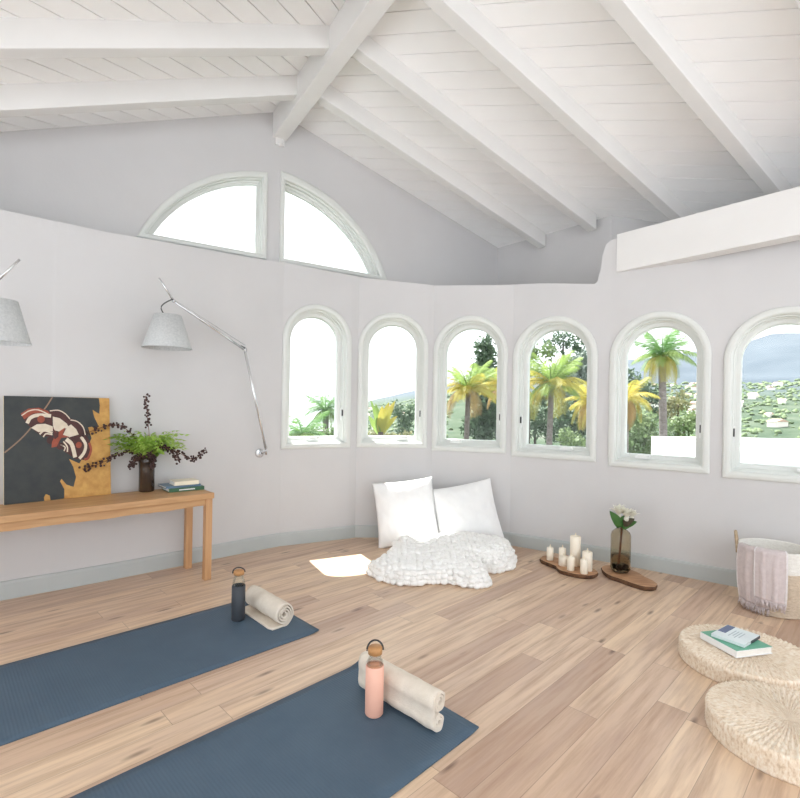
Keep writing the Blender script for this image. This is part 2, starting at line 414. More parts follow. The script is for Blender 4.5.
def arch(hw, z0, zs, n=24):
    """closed loop: foot left, foot right, then the round head"""
    L = [(-hw, z0), (0, z0), (hw, z0), (hw, (z0 + zs) / 2)]
    L += [(hw * math.cos(PI * i / n), zs + hw * math.sin(PI * i / n)) for i in range(n + 1)]
    return L + [(-hw, (z0 + zs) / 2)]
WG = {}
for k, (a, b, zt, zf, g) in WIN.items():
    W = math.dist(a, b); o = W / 2 - g
    WG[k] = dict(a=a, b=b, W=W, o=o, g=g, zg=zf + o, zs=zt - (g + o))
# extra ledge heights inside the stretch by window four, where the wall rises to carry the beam
EXTRA = {4: [(.30, 2.205), (.60, 2.18), (.95, 2.145), (.985, 2.165)], 'w45': [(.10, 2.24), (.25, 2.36), (.5, 2.44)]}

REC = [(-2.2, 4.75), (2.35, 4.45), (2.75, 3.98), (4.2, 3.846)]
def rec_e(r):
    for (a, u), (b, v) in zip(REC, REC[1:]):
        if r <= b: return u + (v - u) * max(0, (r - a) / (b - a))
    return 3.846
def ledge_back(p):
    """plan point behind p on the upper wall line"""
    r, e = to_re(p)
    erec = rec_e(r)
    if e < 2.6: return re(RG + .02, e)
    if e > 3.25: return re(r, max(erec, e + .15))
    t = (e - 2.6) / .65
    if t < .7: return re(RG + .02, 2.6 + (3.87 - 2.6) * t / .7)
    tt = (t - .7) / .3; rr = RG + (2.62 - RG) * tt
    return re(rr, rec_e(rr) + .01)

def build_lower_wall(name, i0, i1, label):
    mb = MB()
    for i in range(i0, i1):
        p, q, po, qo = pts[i], pts[i + 1], outer[i], outer[i + 1]
        k = segs[i]
        def fn(u, v, d):
            a = lerp(p[:2], q[:2], u); b = lerp(po, qo, u); c = lerp(a, b, d); return (c[0], c[1], v)
        if k:
            w = WG[k]; hw = w['g'] + w['o'] * .5
            hole = [(.5 + x / w['W'], z) for x, z in arch(hw, w['zg'] - w['o'] * .5, w['zs'])]
            mb.prism_map([(0, 0), (1, 0), (1, ZB), (0, ZB)], [hole], fn)
        elif i < len(left_tail):
            # opening added out of view so daylight fills the right wall
            mb.prism_map([(0, 0), (1, 0), (1, ZB), (0, ZB)], [[(.03, .02), (.92, .02), (.92, 2.06), (.03, 2.06)]], fn)
        else:
            mb.prism_map([(0, 0), (1, 0), (1, ZB), (0, ZB)], [], fn)
        st = [(0., p[2])] + (EXTRA.get(k, []) if k else (EXTRA['w45'] if i > 0 and segs[i - 1] == 4 else [])) + [(1., q[2])]
        for (u0, z0), (u1, z1) in zip(st, st[1:]):
            A, B, Ao, Bo = lerp(p[:2], q[:2], u0), lerp(p[:2], q[:2], u1), ledge_back(lerp(p[:2], q[:2], u0)), ledge_back(lerp(p[:2], q[:2], u1))
            C0, C1 = lerp(po, qo, u0), lerp(po, qo, u1)
            def hexa(P, Q, Po, Qo, b0, b1, t0, t1):
                ids = [mb.vert((*P, b0)), mb.vert((*Q, b1)), mb.vert((*Q, t1)), mb.vert((*P, t0)), mb.vert((*Po, b0)), mb.vert((*Qo, b1)), mb.vert((*Qo, t1)), mb.vert((*Po, t0))]
                for f in ((0, 1, 2, 3), (3, 2, 6, 7), (7, 6, 5, 4), (4, 5, 1, 0), (0, 3, 7, 4), (1, 5, 6, 2)): mb.face([ids[x] for x in f])
            hexa(A, B, C0, C1, ZB, ZB, z0, z1)
            if math.dist(C0, Ao) > .03 or math.dist(C1, Bo) > .03: hexa(C0, C1, Ao, Bo, z0 - .04, z1 - .04, z0, z1)
    o = mb.build(name, M['wall'], recalc=False)
    bm = bmesh.new(); bm.from_mesh(o.data); bmesh.ops.remove_doubles(bm, verts=bm.verts, dist=.0002); bmesh.ops.recalc_face_normals(bm, faces=bm.faces); bm.to_mesh(o.data); bm.free()
    return tag(o, label, 'wall', kind='structure')
iL = len(left_tail) + 24; iR = iL + 6
build_lower_wall('wall_left', 0, iL, 'pale plaster wall behind the console table, topped by a ledge')
build_lower_wall('wall_back', iL, iR, 'curved pale plaster wall with the three far arched windows')
build_lower_wall('wall_right', iR, len(pts) - 1, 'pale plaster wall with the three nearer arched windows')

# upper gable wall with the two half-round windows
HS = (1.185, 1.432)
HALF = {-1: ((1.40, 1.90), 1.115, .75), 1: ((1.31, 1.938), 1.078, 1.1)}
def seg_loop(side, o, n=24):
    """one half of the half-round: side -1 left, +1 right, o = offset outwards from the glass"""
    s = (HS[0] + o * .65) if side < 0 else (HS[1] - o * .65); zb = 2.425 - o * .6; HC, HR, f_ = HALF[side]; Rr = HR + o * f_
    x_far = HC[0] + side * math.sqrt(Rr ** 2 - (zb - HC[1]) ** 2)
    a0 = math.atan2(math.sqrt(Rr ** 2 - (s - HC[0]) ** 2), s - HC[0]); a1 = math.atan2(zb - HC[1], x_far - HC[0])
    L = [(s, zb)] + [(HC[0] + Rr * math.cos(a0 + (a1 - a0) * i / n), HC[1] + Rr * math.sin(a0 + (a1 - a0) * i / n)) for i in range(n + 1)]
    return L
mb = MB()
gpoly = [(-2.3, 2.21), (3.87, 2.10), (3.87, roof_z(3.87)), (E0, Z0), (-2.3, roof_z(-2.3))]
gmap = lambda u, v, d: (*re(RG + .06 * d, u), v)
mb.prism_map(gpoly, [seg_loop(-1, .05), seg_loop(1, .05)], gmap)
tag(mb.build('wall_gable', M['wall']), 'pale upper gable wall around the half-round windows under the ridge', 'wall', kind='structure')
# upper wall on the right, set back behind the lower one
mb = MB()
rw = [re(r, e) for r, e in REC]; rwo = [re(r + (.0 if r < 2.5 else .06), e + .12) for r, e in REC]
for i in range(3):
    z0_, z1_ = roof_z(REC[i][1]) + .02, roof_z(REC[i + 1][1]) + .02
    mb.prism_map([(0, 2.05), (1, 2.05), (1, z1_), (0, z0_)], [], lambda u, v, d: (*lerp(lerp(rw[i], rw[i + 1], u), lerp(rwo[i], rwo[i + 1], u), d), v))
tag(mb.build('wall_upper_right', M['wall']), 'pale upper wall set back above the ledge at right', 'wall', kind='structure')
# rear wall behind the camera, cut almost wholly open to add daylight
mb = MB()
rear = lambda u, v, d: (*re(-2.0 - .14 * d, u), v)
mb.prism_map([(-2.1, 0), (4.8, 0), (4.8, roof_z(4.8)), (E0, Z0), (-2.1, roof_z(-2.1))], [[(-1.8, .02), (4.1, .02), (4.1, roof_z(4.1) - .22), (E0, Z0 - .28), (-1.8, roof_z(-1.8) - .22)]], rear)
tag(mb.build('wall_rear', M['wall']), 'pale rear gable wall, almost all one unseen opening added for daylight', 'wall', kind='structure')

# floor
mb = MB()
mb.prism([re(-2.3, -2.4), re(-2.3, 4.6), re(1.0, 4.15), re(2.2, 3.66), (1.66, 3.95), (1.02, 4.40), (.33, 4.55), (-.36, 4.50), (-1.0, 4.2), (-1.6, 3.67), re(3.62, -.45), re(3.75, -2.1)], -.12, 0)
tag(mb.build('floor', M['floor']), 'pale oak plank floor with knots', 'floor', kind='structure')

# baseboards along the lower wall
def baseboard(name, i0, i1, label):
    mb = MB(); rings = []
    prof = [(0, 0), (.016, 0), (.016, .092), (.011, .104), (.0, .106)]
    for i in range(i0, i1 + 1):
        n = -outward(i); rings.append([(pts[i][0] + n.x * d, pts[i][1] + n.y * d, z) for d, z in prof])
    mb.loft(rings, True, (True, True), 0, False)
    tag(mb.build(name, M['base']), label, 'baseboard', kind='structure')
baseboard('baseboard_left', 0, iL, 'painted baseboard under the console table wall')
baseboard('baseboard_back', iL, iR, 'painted baseboard behind the pillows')
baseboard('baseboard_right', iR, len(pts) - 1, 'painted baseboard behind the candles and basket')

# ceilings: boards with open joints on a backing, laid at a slant to the ridge
def clip(poly, nx, ny, c):
    out = []
    for i in range(len(poly)):
        p, q = poly[i], poly[(i + 1) % len(poly)]
        dp, dq = p[0] * nx + p[1] * ny - c, q[0] * nx + q[1] * ny - c
        if dp <= 0: out.append(p)
        if dp * dq < 0: out.append(lerp(p, q, dp / (dp - dq)))
    return out
def ceiling(name, e_a, e_b, az, width, off, label):
    mb = MB(); poly = [re(-2.2, e_a), re(-2.2, e_b), re(4.75, e_b), re(4.75, e_a)]  # runs past the gable: unseen overhang added to keep sun off the half-rounds
    nx, ny = math.cos(R(az)), -math.sin(R(az))
    cs = [p[0] * nx + p[1] * ny for p in poly]; c = min(cs) - off
    def up(p, dz): return (p[0], p[1], roof_z(to_re(p)[1]) + dz)
    def zf(p, dz):
        e = to_re(p)[1]; k = KL if e_b <= E0 + .01 else KR
        return (p[0], p[1], Z0 + k * (e - E0) + dz)
    gap = .007
    while c < max(cs):
        q = clip(clip(poly, nx, ny, c + width - gap / 2), -nx, -ny, -(c + gap / 2))
        if len(q) > 2:
            lo = [mb.vert(zf(p, 0)) for p in q]; hi = [mb.vert(zf(p, .02)) for p in q]
            mb.face(lo[::-1]); n = len(q)
            for i in range(n): mb.face((lo[i], lo[(i + 1) % n], hi[(i + 1) % n], hi[i]))
        c += width
    lo = [mb.vert(zf(p, .0201)) for p in poly]; hi = [mb.vert(zf(p, .14)) for p in poly]
    mb.face(lo); mb.face(hi)
    for i in range(4): mb.face((lo[i], lo[(i + 1) % 4], hi[(i + 1) % 4], hi[i]))
    tag(mb.build(name, M['ceil']), label, 'ceiling', kind='structure')
ceiling('ceiling_left', -2.35, E0, 13.3, .120, .03, 'white boarded ceiling slope left of the ridge')
ceiling('ceiling_right', E0, 4.95, -71.2, .146, .05, 'white boarded ceiling slope right of the ridge')

def beam_re(name, r0, r1, e0, e1, drop, label):
    mb = MB(); V = []
    for e in (e0, e1):
        for r in (r0, r1):
            V += [(*re(r, e), roof_z(e) - drop), (*re(r, e), roof_z(e) + .006)]
    ids = [mb.vert(v) for v in V]
    for f in ((0, 2, 3, 1), (4, 5, 7, 6), (0, 1, 5, 4), (2, 6, 7, 3), (0, 4, 6, 2), (1, 3, 7, 5)): mb.face([ids[i] for i in f])
    return tag(mb.build(name, M['beam'], bevel=.004), label, 'beam', kind='structure')
lab_r = ['white rafter nearest the gable on the right slope', 'second white rafter from the gable on the right slope', 'third white rafter from the gable on the right slope', 'fourth white rafter from the gable on the right slope', 'fifth white rafter on the right slope, at the top right corner', 'sixth white rafter on the right slope']
for r, l in zip((3.44, 2.85, 2.20, 1.53, .90, .27), lab_r): beam_re('rafter', r, r + .088, 1.36, (3.9 if r > 2.6 else 4.4), .135, l)
lab_l = ['white rafter nearest the gable on the left slope', 'second white rafter from the gable on the left slope', 'third white rafter on the left slope', 'fourth white rafter on the left slope']
for r, l in zip((3.52, 2.95, 2.33, 1.7), lab_l): beam_re('rafter', r, r + .088, -2.2, 1.31, .145, l)
mb = MB(); V = []
for (r, e) in ((-2.0, 1.292), (4.09, 1.292), (4.09, 1.408), (-2.0, 1.408)): V.append((r, e))
lo = [mb.vert((*re(r, e), 3.392)) for r, e in V]; hi = [mb.vert((*re(r, e), 3.63)) for r, e in V]
mb.face(lo); mb.face(hi)
for i in range(4): mb.face((lo[i], lo[(i + 1) % 4], hi[(i + 1) % 4], hi[i]))
tag(mb.build('ridge_beam', M['beam'], bevel=.005), 'long white ridge beam running up to the gable wall', 'beam', kind='structure')
mb = MB()
mb.box((0, .02, -.03), (.075, .04, .07)); mb.sphere((.0, -.005, -.055), .022, 10, 8)
tag(mb.build('trim_1', M['beam'], loc=(*re(4.06, 1.35), 3.40), rotz=AZ * -1 + 0), 'small white bracket under the far end of the ridge beam', 'trim', kind='structure')
# beam on the right, carried by the wall
mb = MB()
A, B = (1.625, 3.765), re(-1.6, 3.90)
d = (Vector(B) - Vector(A)).normalized(); nrm = Vector((-d.y, d.x))
if nrm.dot(ED) < 0: nrm = -nrm
A2, B2 = tuple(Vector(A) + nrm * .12), tuple(Vector(B) + nrm * .12)
ids = [mb.vert((*p, z)) for z in (2.213, 2.50) for p in (A, B, B2, A2)]
for f in ((0, 1, 2, 3), (4, 5, 6, 7), (0, 1, 5, 4), (1, 2, 6, 5), (2, 3, 7, 6), (3, 0, 4, 7)): mb.face([ids[i] for i in f])
tag(mb.build('eave_beam', M['beam'], bevel=.005), 'deep white beam above the nearer windows on the right', 'beam', kind='structure')

# ------------------------------------------------------------------ windows
def loop_loft(mb, loops, m=0):
    ids = [[mb.vert(p) for p in l] for l in loops]; n = len(ids[0])
    for a, b in zip(ids, ids[1:]):
        for j in range(n): mb.face((a[j], a[(j + 1) % n], b[(j + 1) % n], b[j]), m)
    a, b = ids[-1], ids[0]
    for j in range(n): mb.face((a[j], a[(j + 1) % n], b[(j + 1) % n], b[j]), m)
WLAB = {1: 'leftmost arched window, low palm leaves outside', 2: 'second arched window from the left, banana leaves and far hill outside', 3: 'third arched window, yellow palm before a dark conifer',
        4: 'fourth arched window, yellow-green palm filling its middle', 5: 'fifth arched window, tall single palm outside', 6: 'rightmost arched window, mountain outside and cut by the frame'}
DG = .125
for k, w in WG.items():
    a, b = Vector(w['a']), Vector(w['b']); c = (a + b) / 2; d = (b - a).normalized()
    root = thing('window_%d' % k, WLAB[k], 'window', (c.x, c.y, 0), math.atan2(d.y, d.x), kind='structure')
    def L(o, y): return [(x, y, z) for x, z in arch(w['g'] + o, w['zg'] - o, w['zs'])]
    o = w['o']
    mb = MB(); loop_loft(mb, [L(o, .002), L(o * .99, -.010), L(o * .9, -.017), L(o * .72, -.020), L(o * .58, -.016), L(o * .5, -.006), L(o * .48, .05), L(o * .62, .05), L(o * .62, .004)])
    mb.build('casing', M['trim'], root)
    mb = MB(); loop_loft(mb, [L(o * .5, .02), L(o * .40, .022), L(o * .40, .06), L(o * .31, .064), L(o * .31, .125), L(o * .5, .125)])
    mb.build('frame', M['trim'], root)
    mb = MB(); loop_loft(mb, [L(o * .32, .088), L(o * .06, .092), L(0, .10), L(-.002, DG + .02), L(o * .32, DG + .02)])
    mb.build('sash', M['trim'], root)
    mb = MB(); mb.prism_map([(x, z) for x, z in arch(w['g'] + o * .05, w['zg'] - o * .05, w['zs'])], [], lambda u, v, dd: (u, DG - .004 + .006 * dd, v))
    mb.build('pane', M['pane'], root)
    # crank handle on the sill and latch on the stile
    side = {1: -.02, 2: .09, 3: -.12, 4: .10, 5: -.10, 6: .12}[k]
    zc = w['zg'] - o * .3
    mb = MB(); mb.box((side, .055, zc + .012), (.10, .035, .018)); mb.box((side + .005, .035, zc + .026), (.075, .014, .010)); mb.sphere((side + .045, .032, zc + .026), .010, 10, 6)
    mb.build('crank_handle', M['white'], root, bevel=.003)
    lx = {1: 1, 2: 1, 3: 1, 4: -1, 5: 1, 6: -1}[k] * (w['g'] + o * .36)
    mb = MB(); mb.box((lx, .055, w['zg'] + .20), (.014, .016, .11)); mb.box((lx, .040, w['zg'] + .21), (.009, .02, .055), m=1)
    mb.build('latch', [M['white'], M['dark']], root)
for k, side, lab in ((7, -1, 'left half-round window high in the gable'), (8, 1, 'right half-round window high in the gable')):
    root = thing('window_%d' % k, lab, 'window', (*re(RG, 0), 0), -AZ, kind='structure')
    def S(o, y): return [(u, y, v) for u, v in seg_loop(side, o)]
    mb = MB(); loop_loft(mb, [S(.105, .002), S(.103, -.014), S(.09, -.020), S(.06, -.020), S(.045, -.012), S(.045, .04), S(.06, .04), S(.06, .002)])
    mb.build('casing', M['trim'], root)
    mb = MB(); loop_loft(mb, [S(.05, .02), S(.034, .022), S(.034, .055), S(.02, .058), S(.02, .07), S(.0, .072), S(0, .10), S(.05, .10)])
    mb.build('sash', M['trim'], root)
    mb = MB(); mb.prism_map(seg_loop(side, .004), [], lambda u, v, dd: (u, .085 + .006 * dd, v))
    mb.build('pane', M['pane'], root)

# ------------------------------------------------------------------ console table
TZ = .571
TA = R(45.)                                     # local x along the wall to the right, y to the wall
tb = thing('console_table', 'low oak console table standing along the left wall', 'table', (-1.212, 3.262, 0), TA)
mb = MB(); n = 40
mb.box((-.775, .185, TZ - .019), (1.55, .37, .038))
mb.build('tabletop', M['oak'], tb, bevel=.004)
def leg(x, y):
    m_ = MB(); m_.box((x, y, (TZ - .038) / 2), (.044, .044, TZ - .038)); m_.build('leg', M['oak_leg'], tb, bevel=.003)
for x in (-.03, -1.52):
    for y in (.03, .34): leg(x, y)
mb = MB()
def rail(y):
    random.seed(3)
    top = TZ - .038; xs = [-1.498 + 1.446 * i / 60 for i in range(61)]
    zs = [top - .044 - .007 * noise.noise(Vector((x * 5.2, y * 7, .3))) - .004 * noise.noise(Vector((x * 21, y, 1.3))) for x in xs]
    mb.prism_map([(x, z) for x, z in zip(xs, zs)] + [(xs[-1], top), (xs[0], top)], [], lambda u, v, d_: (u, y + .02 * d_, v))
rail(.02); rail(.33)
for x in (-.04, -1.53): mb.box((x + .005, .185, TZ - .038 - .024), (.02, .266, .048))
mb.build('apron', M['oak'], tb)

# ------------------------------------------------------------------ painting leaning on the wall
BLp, BRp = Vector((-2.192, 2.752, TZ + .001)), Vector((-1.823, 3.140, TZ + .001))
wdir = (BRp - BLp).normalized(); PW = (BRp - BLp).length; PH = .612; lean = .068
nin = Vector((wdir.y, -wdir.x, 0))
pv = (Vector((0, 0, math.sqrt(PH ** 2 - lean ** 2))) - nin * lean) / PH
pn = wdir.cross(pv).normalized()
if pn.dot(nin) < 0: pn = -pn
pt = thing('painting', 'square painting of a moth on a dark leaf over gold, leaning on the wall', 'painting', tuple(BLp))
def pmap(depth): return lambda u, v, d_: tuple(wdir * (u * PW) + pv * (v * PH) + pn * (depth[0] + (depth[1] - depth[0]) * d_))
mb = MB()
mb.prism_map([(0, 0), (1, 0), (1, 1), (0, 1)], [], pmap((.0, -.022)), 0, 1)
TLq, TRq, BRq, BLq = (8, 68), (680, 75), (708, 680), (25, 745)
def uv(px, py):
    """coordinates on the canvas from a study of it: inverse bilinear"""
    u, v = .5, .5
    for _ in range(12):
        fx = (1 - v) * ((1 - u) * TLq[0] + u * TRq[0]) + v * ((1 - u) * BLq[0] + u * BRq[0]) - px
        fy = (1 - v) * ((1 - u) * TLq[1] + u * TRq[1]) + v * ((1 - u) * BLq[1] + u * BRq[1]) - py
        ax = (1 - v) * (TRq[0] - TLq[0]) + v * (BRq[0] - BLq[0]); ay = (1 - v) * (TRq[1] - TLq[1]) + v * (BRq[1] - BLq[1])
        bx = (1 - u) * (BLq[0] - TLq[0]) + u * (BRq[0] - TRq[0]); by = (1 - u) * (BLq[1] - TLq[1]) + u * (BRq[1] - TRq[1])
        det = ax * by - ay * bx; u -= (fx * by - fy * bx) / det; v -= (ax * fy - ay * fx) / det
    return (min(1, max(0, u)), min(1, max(0, 1 - v)))
PM = [M['gold'], M['canvas_edge'], M['leafpaint'], M['vein'], M['cream_paint'], M['rust'], M['maroon']]
def paint(poly, m, layer):
    mb.prism_map([uv(*p) for p in poly], [], pmap((.0004 * layer + .0003, .0001)), m, back=False)
def stroke(path, w, m, layer):
    P = [p.xy for p in curve_pts([(x, y, 0) for x, y in path], 14)]; Lp, Rp = [], []
    for i, p in enumerate(P):
        t = (P[min(i + 1, len(P) - 1)] - P[max(i - 1, 0)]).normalized(); nn = Vector((-t.y, t.x)) * w / 2
        Lp.append(tuple(p + nn)); Rp.append(tuple(p - nn))
    paint(Lp + Rp[::-1], m, layer)
paint([(8, 68), (300, 70), (605, 76), (613, 120), (611, 176), (588, 165), (563, 150), (575, 195), (603, 245), (598, 278), (560, 258), (535, 262), (560, 330), (520, 420), (482, 490), (412, 462), (440, 510), (461, 575), (446, 636), (400, 622), (366, 586), (357, 602), (386, 650), (387, 708), (300, 719), (295, 690), (270, 680), (258, 700), (262, 724), (25, 745)], 2, 1)
stroke([(296, 72), (262, 130), (225, 180), (168, 270), (100, 350), (20, 424)], 9, 3, 2)
# moth: forewings (outer), hindwings (inner), body
paint([(106, 180), (150, 148), (215, 140), (275, 160), (292, 185), (302, 235), (306, 290), (300, 320), (240, 322), (195, 290), (150, 248), (125, 215)], 6, 3)
paint([(280, 158), (330, 152), (375, 170), (412, 205), (455, 220), (500, 255), (520, 300), (505, 320), (470, 315), (410, 330), (320, 290), (300, 210)], 6, 3)
paint([(400, 330), (470, 315), (520, 310), (548, 350), (560, 400), (545, 455), (510, 468), (450, 460), (380, 415), (360, 390), (370, 350)], 6, 3)
paint([(106, 180), (150, 148), (212, 141), (270, 160), (285, 182), (235, 172), (180, 178), (128, 215)], 5, 4)
stroke([(112, 192), (155, 162), (210, 155), (282, 186)], 7, 4, 5)
stroke([(146, 240), (165, 205), (210, 188), (290, 192)], 22, 4, 4)
paint([(170, 268), (205, 245), (255, 242), (302, 258), (304, 290), (262, 286), (215, 295)], 4, 4)
stroke([(222, 308), (250, 286), (302, 300)], 12, 4, 4)
stroke([(245, 325), (262, 305), (302, 310)], 8, 4, 4)
paint([(301, 196), (345, 206), (392, 240), (402, 258), (352, 292), (312, 282), (304, 250)], 4, 4)
paint([(392, 262), (420, 245), (455, 275), (472, 308), (410, 326), (368, 312)], 4, 4)
stroke([(282, 160), (335, 156), (378, 176), (412, 210)], 7, 4, 4)
stroke([(415, 216), (460, 226), (500, 260), (517, 310)], 7, 4, 4)
stroke([(390, 338), (428, 372), (452, 452)], 26, 4, 4)
stroke([(488, 322), (520, 370), (512, 420), (480, 460)], 20, 4, 4)
stroke([(545, 360), (558, 405), (540, 455), (515, 466)], 16, 5, 4)
stroke([(372, 352), (398, 385), (400, 418)], 9, 4, 4)
stroke([(352, 372), (384, 388), (378, 412)], 7, 4, 4)
def disc(cx, cy, r, m, layer): paint([(cx + r * math.cos(2 * PI * i / 18), cy + r * math.sin(2 * PI * i / 18)) for i in range(18)], m, layer)
disc(229, 213, 23, 5, 5); disc(474, 374, 20, 5, 5); disc(290, 345, 24, 6, 4); disc(350, 382, 22, 6, 4)
paint([(302, 262), (328, 300), (382, 264), (366, 310), (412, 324), (358, 330), (330, 385), (298, 392), (300, 355), (318, 318)], 5, 6)
paint([(304, 268), (326, 300), (342, 292), (338, 325), (316, 340), (308, 318)], 6, 7)
mb.build('canvas', PM, pt, recalc=False)

# ------------------------------------------------------------------ brown vase, fern and berry stems on the table
VX, VY = -1.664, 3.268; VR = math.atan2(.452, .892); VH = .23
mb = MB(); mb.lathe([(.0, 0), (.044, 0), (.047, .006), (.047, .15), (.050, .19), (.062, VH), (.058, VH), (.045, .185), (.042, .15), (.042, .014), (0, .012)], 40, caps=(False, False))
tag(mb.build('vase', M['vase_dark'], loc=(VX, VY, TZ + .001)), 'dark brown glass vase on the console table', 'vase')
random.seed(11)
mb = MB()
def blade(mb, base, dirxy, length, rise, droop, w, m=0):
    pts_ = []
    for i in range(8):
        t = i / 7; r_ = length * t; z_ = rise * math.sin(min(1, t * 1.25) * PI / 2) - droop * t * t
        pts_.append(Vector((base[0] + dirxy[0] * r_, base[1] + dirxy[1] * r_, base[2] + z_)))
    side = Vector((-dirxy[1], dirxy[0], .3)).normalized()
    for i in range(7):
        t = i / 7; ww = w * (.4 + 1.0 * math.sin(PI * min(1, t * .9 + .1)))
        a, b = pts_[i], pts_[i + 1]; t_ = (b - a).normalized()
        for s_ in (-1, 1):
            tip = a + side * (s_ * ww * 3.6) + t_ * (ww * 2.2) + Vector((0, 0, -.004))
            mb.face([mb.vert(a), mb.vert(a + (b - a) * .8), mb.vert(tip)], m)
    for i in range(7):
        a, b = pts_[i], pts_[i + 1]
        mb.face([mb.vert(a - side * .0016), mb.vert(a + side * .0016), mb.vert(b + side * .001), mb.vert(b - side * .001)], m)
for i in range(190):
    an = random.uniform(0, 2 * PI); dx, dy = math.cos(an), math.sin(an) * (.22 if math.sin(an) > 0 else .8)
    Ln = random.uniform(.11, .25); blade(mb, (dx * .02, dy * .02, VH - .03), (dx, dy), Ln, random.uniform(.09, .21), random.uniform(.0, .07), random.uniform(.0028, .0048))
tag(mb.build('fern_bunch', M['fern'], loc=(VX, VY, TZ), rotz=VR, recalc=False), 'lime green feathery fern bunch spilling from the brown vase', 'plant')
stems = [
 ('tall upright dark berry stem rising from the fern', [(0, 0, .10), (.01, 0, VH + .12), (.0, .0, VH + .24), (-.015, .0, VH + .40)], .55),
 ('dark berry stem reaching left across the painting, upper of the two', [(0, -.01, .12), (-.05, -.03, VH + .08), (-.13, -.05, VH + .19), (-.22, -.05, VH + .205), (-.36, -.045, VH + .15)], .3),
 ('dark berry stem drooping left in front of the painting, lower of the two', [(0, -.02, .12), (-.05, -.04, VH + .02), (-.15, -.07, VH + .03), (-.24, -.08, VH - .02), (-.35, -.09, VH - .06)], .3),
 ('long dark berry stem drooping right above the books', [(0, -.01, .12), (.06, -.03, VH + .05), (.16, -.04, VH + .04), (.25, -.03, VH - .015), (.30, -.02, VH - .02), (.36, -.015, VH + .04)], .3),
 ('short dense berry stem hanging at the right of the brown vase', [(0, -.02, .12), (.05, -.04, VH + .05), (.13, -.06, VH + .05), (.19, -.06, VH - .03)], .35),
 ('short berry stem hanging at the left of the brown vase', [(0, -.02, .12), (-.03, -.05, VH + .01), (-.07, -.08, VH - .01), (-.085, -.085, VH - .06)], .3),
 ('berry stem hanging straight down the front of the brown vase', [(0, -.02, .12), (.01, -.05, VH + .03), (.03, -.08, VH + .0), (.04, -.085, VH - .06)], .3)]
for lab, ctrl, t0 in stems:
    st = thing('berry_stem', lab, 'plant', (VX, VY, TZ), VR, 'berry stems in the brown vase')
    P = curve_pts(ctrl, 30)
    mb = MB(); mb.tube(P, .0022, 6); mb.build('stem', M['stem'], st)
    mb = MB(); random.seed(len(lab))
    for i, p in enumerate(P):
        if i / 30 < t0: continue
        for _ in range(3 if i / 30 < .95 else 4):
            o_ = Vector((random.uniform(-1, 1), random.uniform(-1, 1), random.uniform(-1, 1))).normalized() * random.uniform(.010, .024)
            mb.sphere(p + o_, random.uniform(.0055, .0085), 7, 5)
    mb.build('berries', M['berry'], st)

# ------------------------------------------------------------------ books
def book(name, label, loc, rotz, w, d, h, cover, spine_m=None, group=None, extra=None, edge=None):
    t = thing(name, label, 'book', loc, rotz, group)
    mb = MB(); c = .003
    mb.box((0, 0, c / 2), (w, d, c)); mb.box((0, 0, h - c / 2), (w, d, c)); mb.box((-w / 2 + c / 2, 0, h / 2), (c, d, h - 2 * c))
    mats_ = [M[cover]]
    if extra: extra(mb, mats_, w, d, h)
    mb.build('cover', mats_, t)
    mb = MB(); mb.box((.0015, 0, h / 2), (w - .007, d - .008, h - 2 * c - .0002)); mb.build('pages', M['paper'], t)
    return t
BA = math.atan2(.65, .758)
def title_strip(mb, mats_, w, d, h):
    mats_.append(M['white_cover']); mb.box((-w / 2 - .0003, .0, h / 2), (.0006, d * .45, h * .28), m=1)
# on the table: spines face the room, so local -x points to the camera side
GB = book('book', 'dark green book at the bottom of the stack on the console table', (-1.462, 3.360, TZ + .001), BA - PI / 2 + PI, .165, .226, .024, 'green', group='books on the console table', extra=title_strip)
GB.rotation_euler[2] = BA + PI / 2
BB = book('book', 'blue and white book in the middle of the stack on the console table', (-1.485, 3.352, TZ + .026), BA + PI / 2 + .05, .160, .225, .015, 'blue', group='books on the console table')
CB = book('book', 'small cream book on top of the stack on the console table', (-1.450, 3.345, TZ + .042), BA + PI / 2 - .02, .125, .155, .026, 'cream', group='books on the console table')

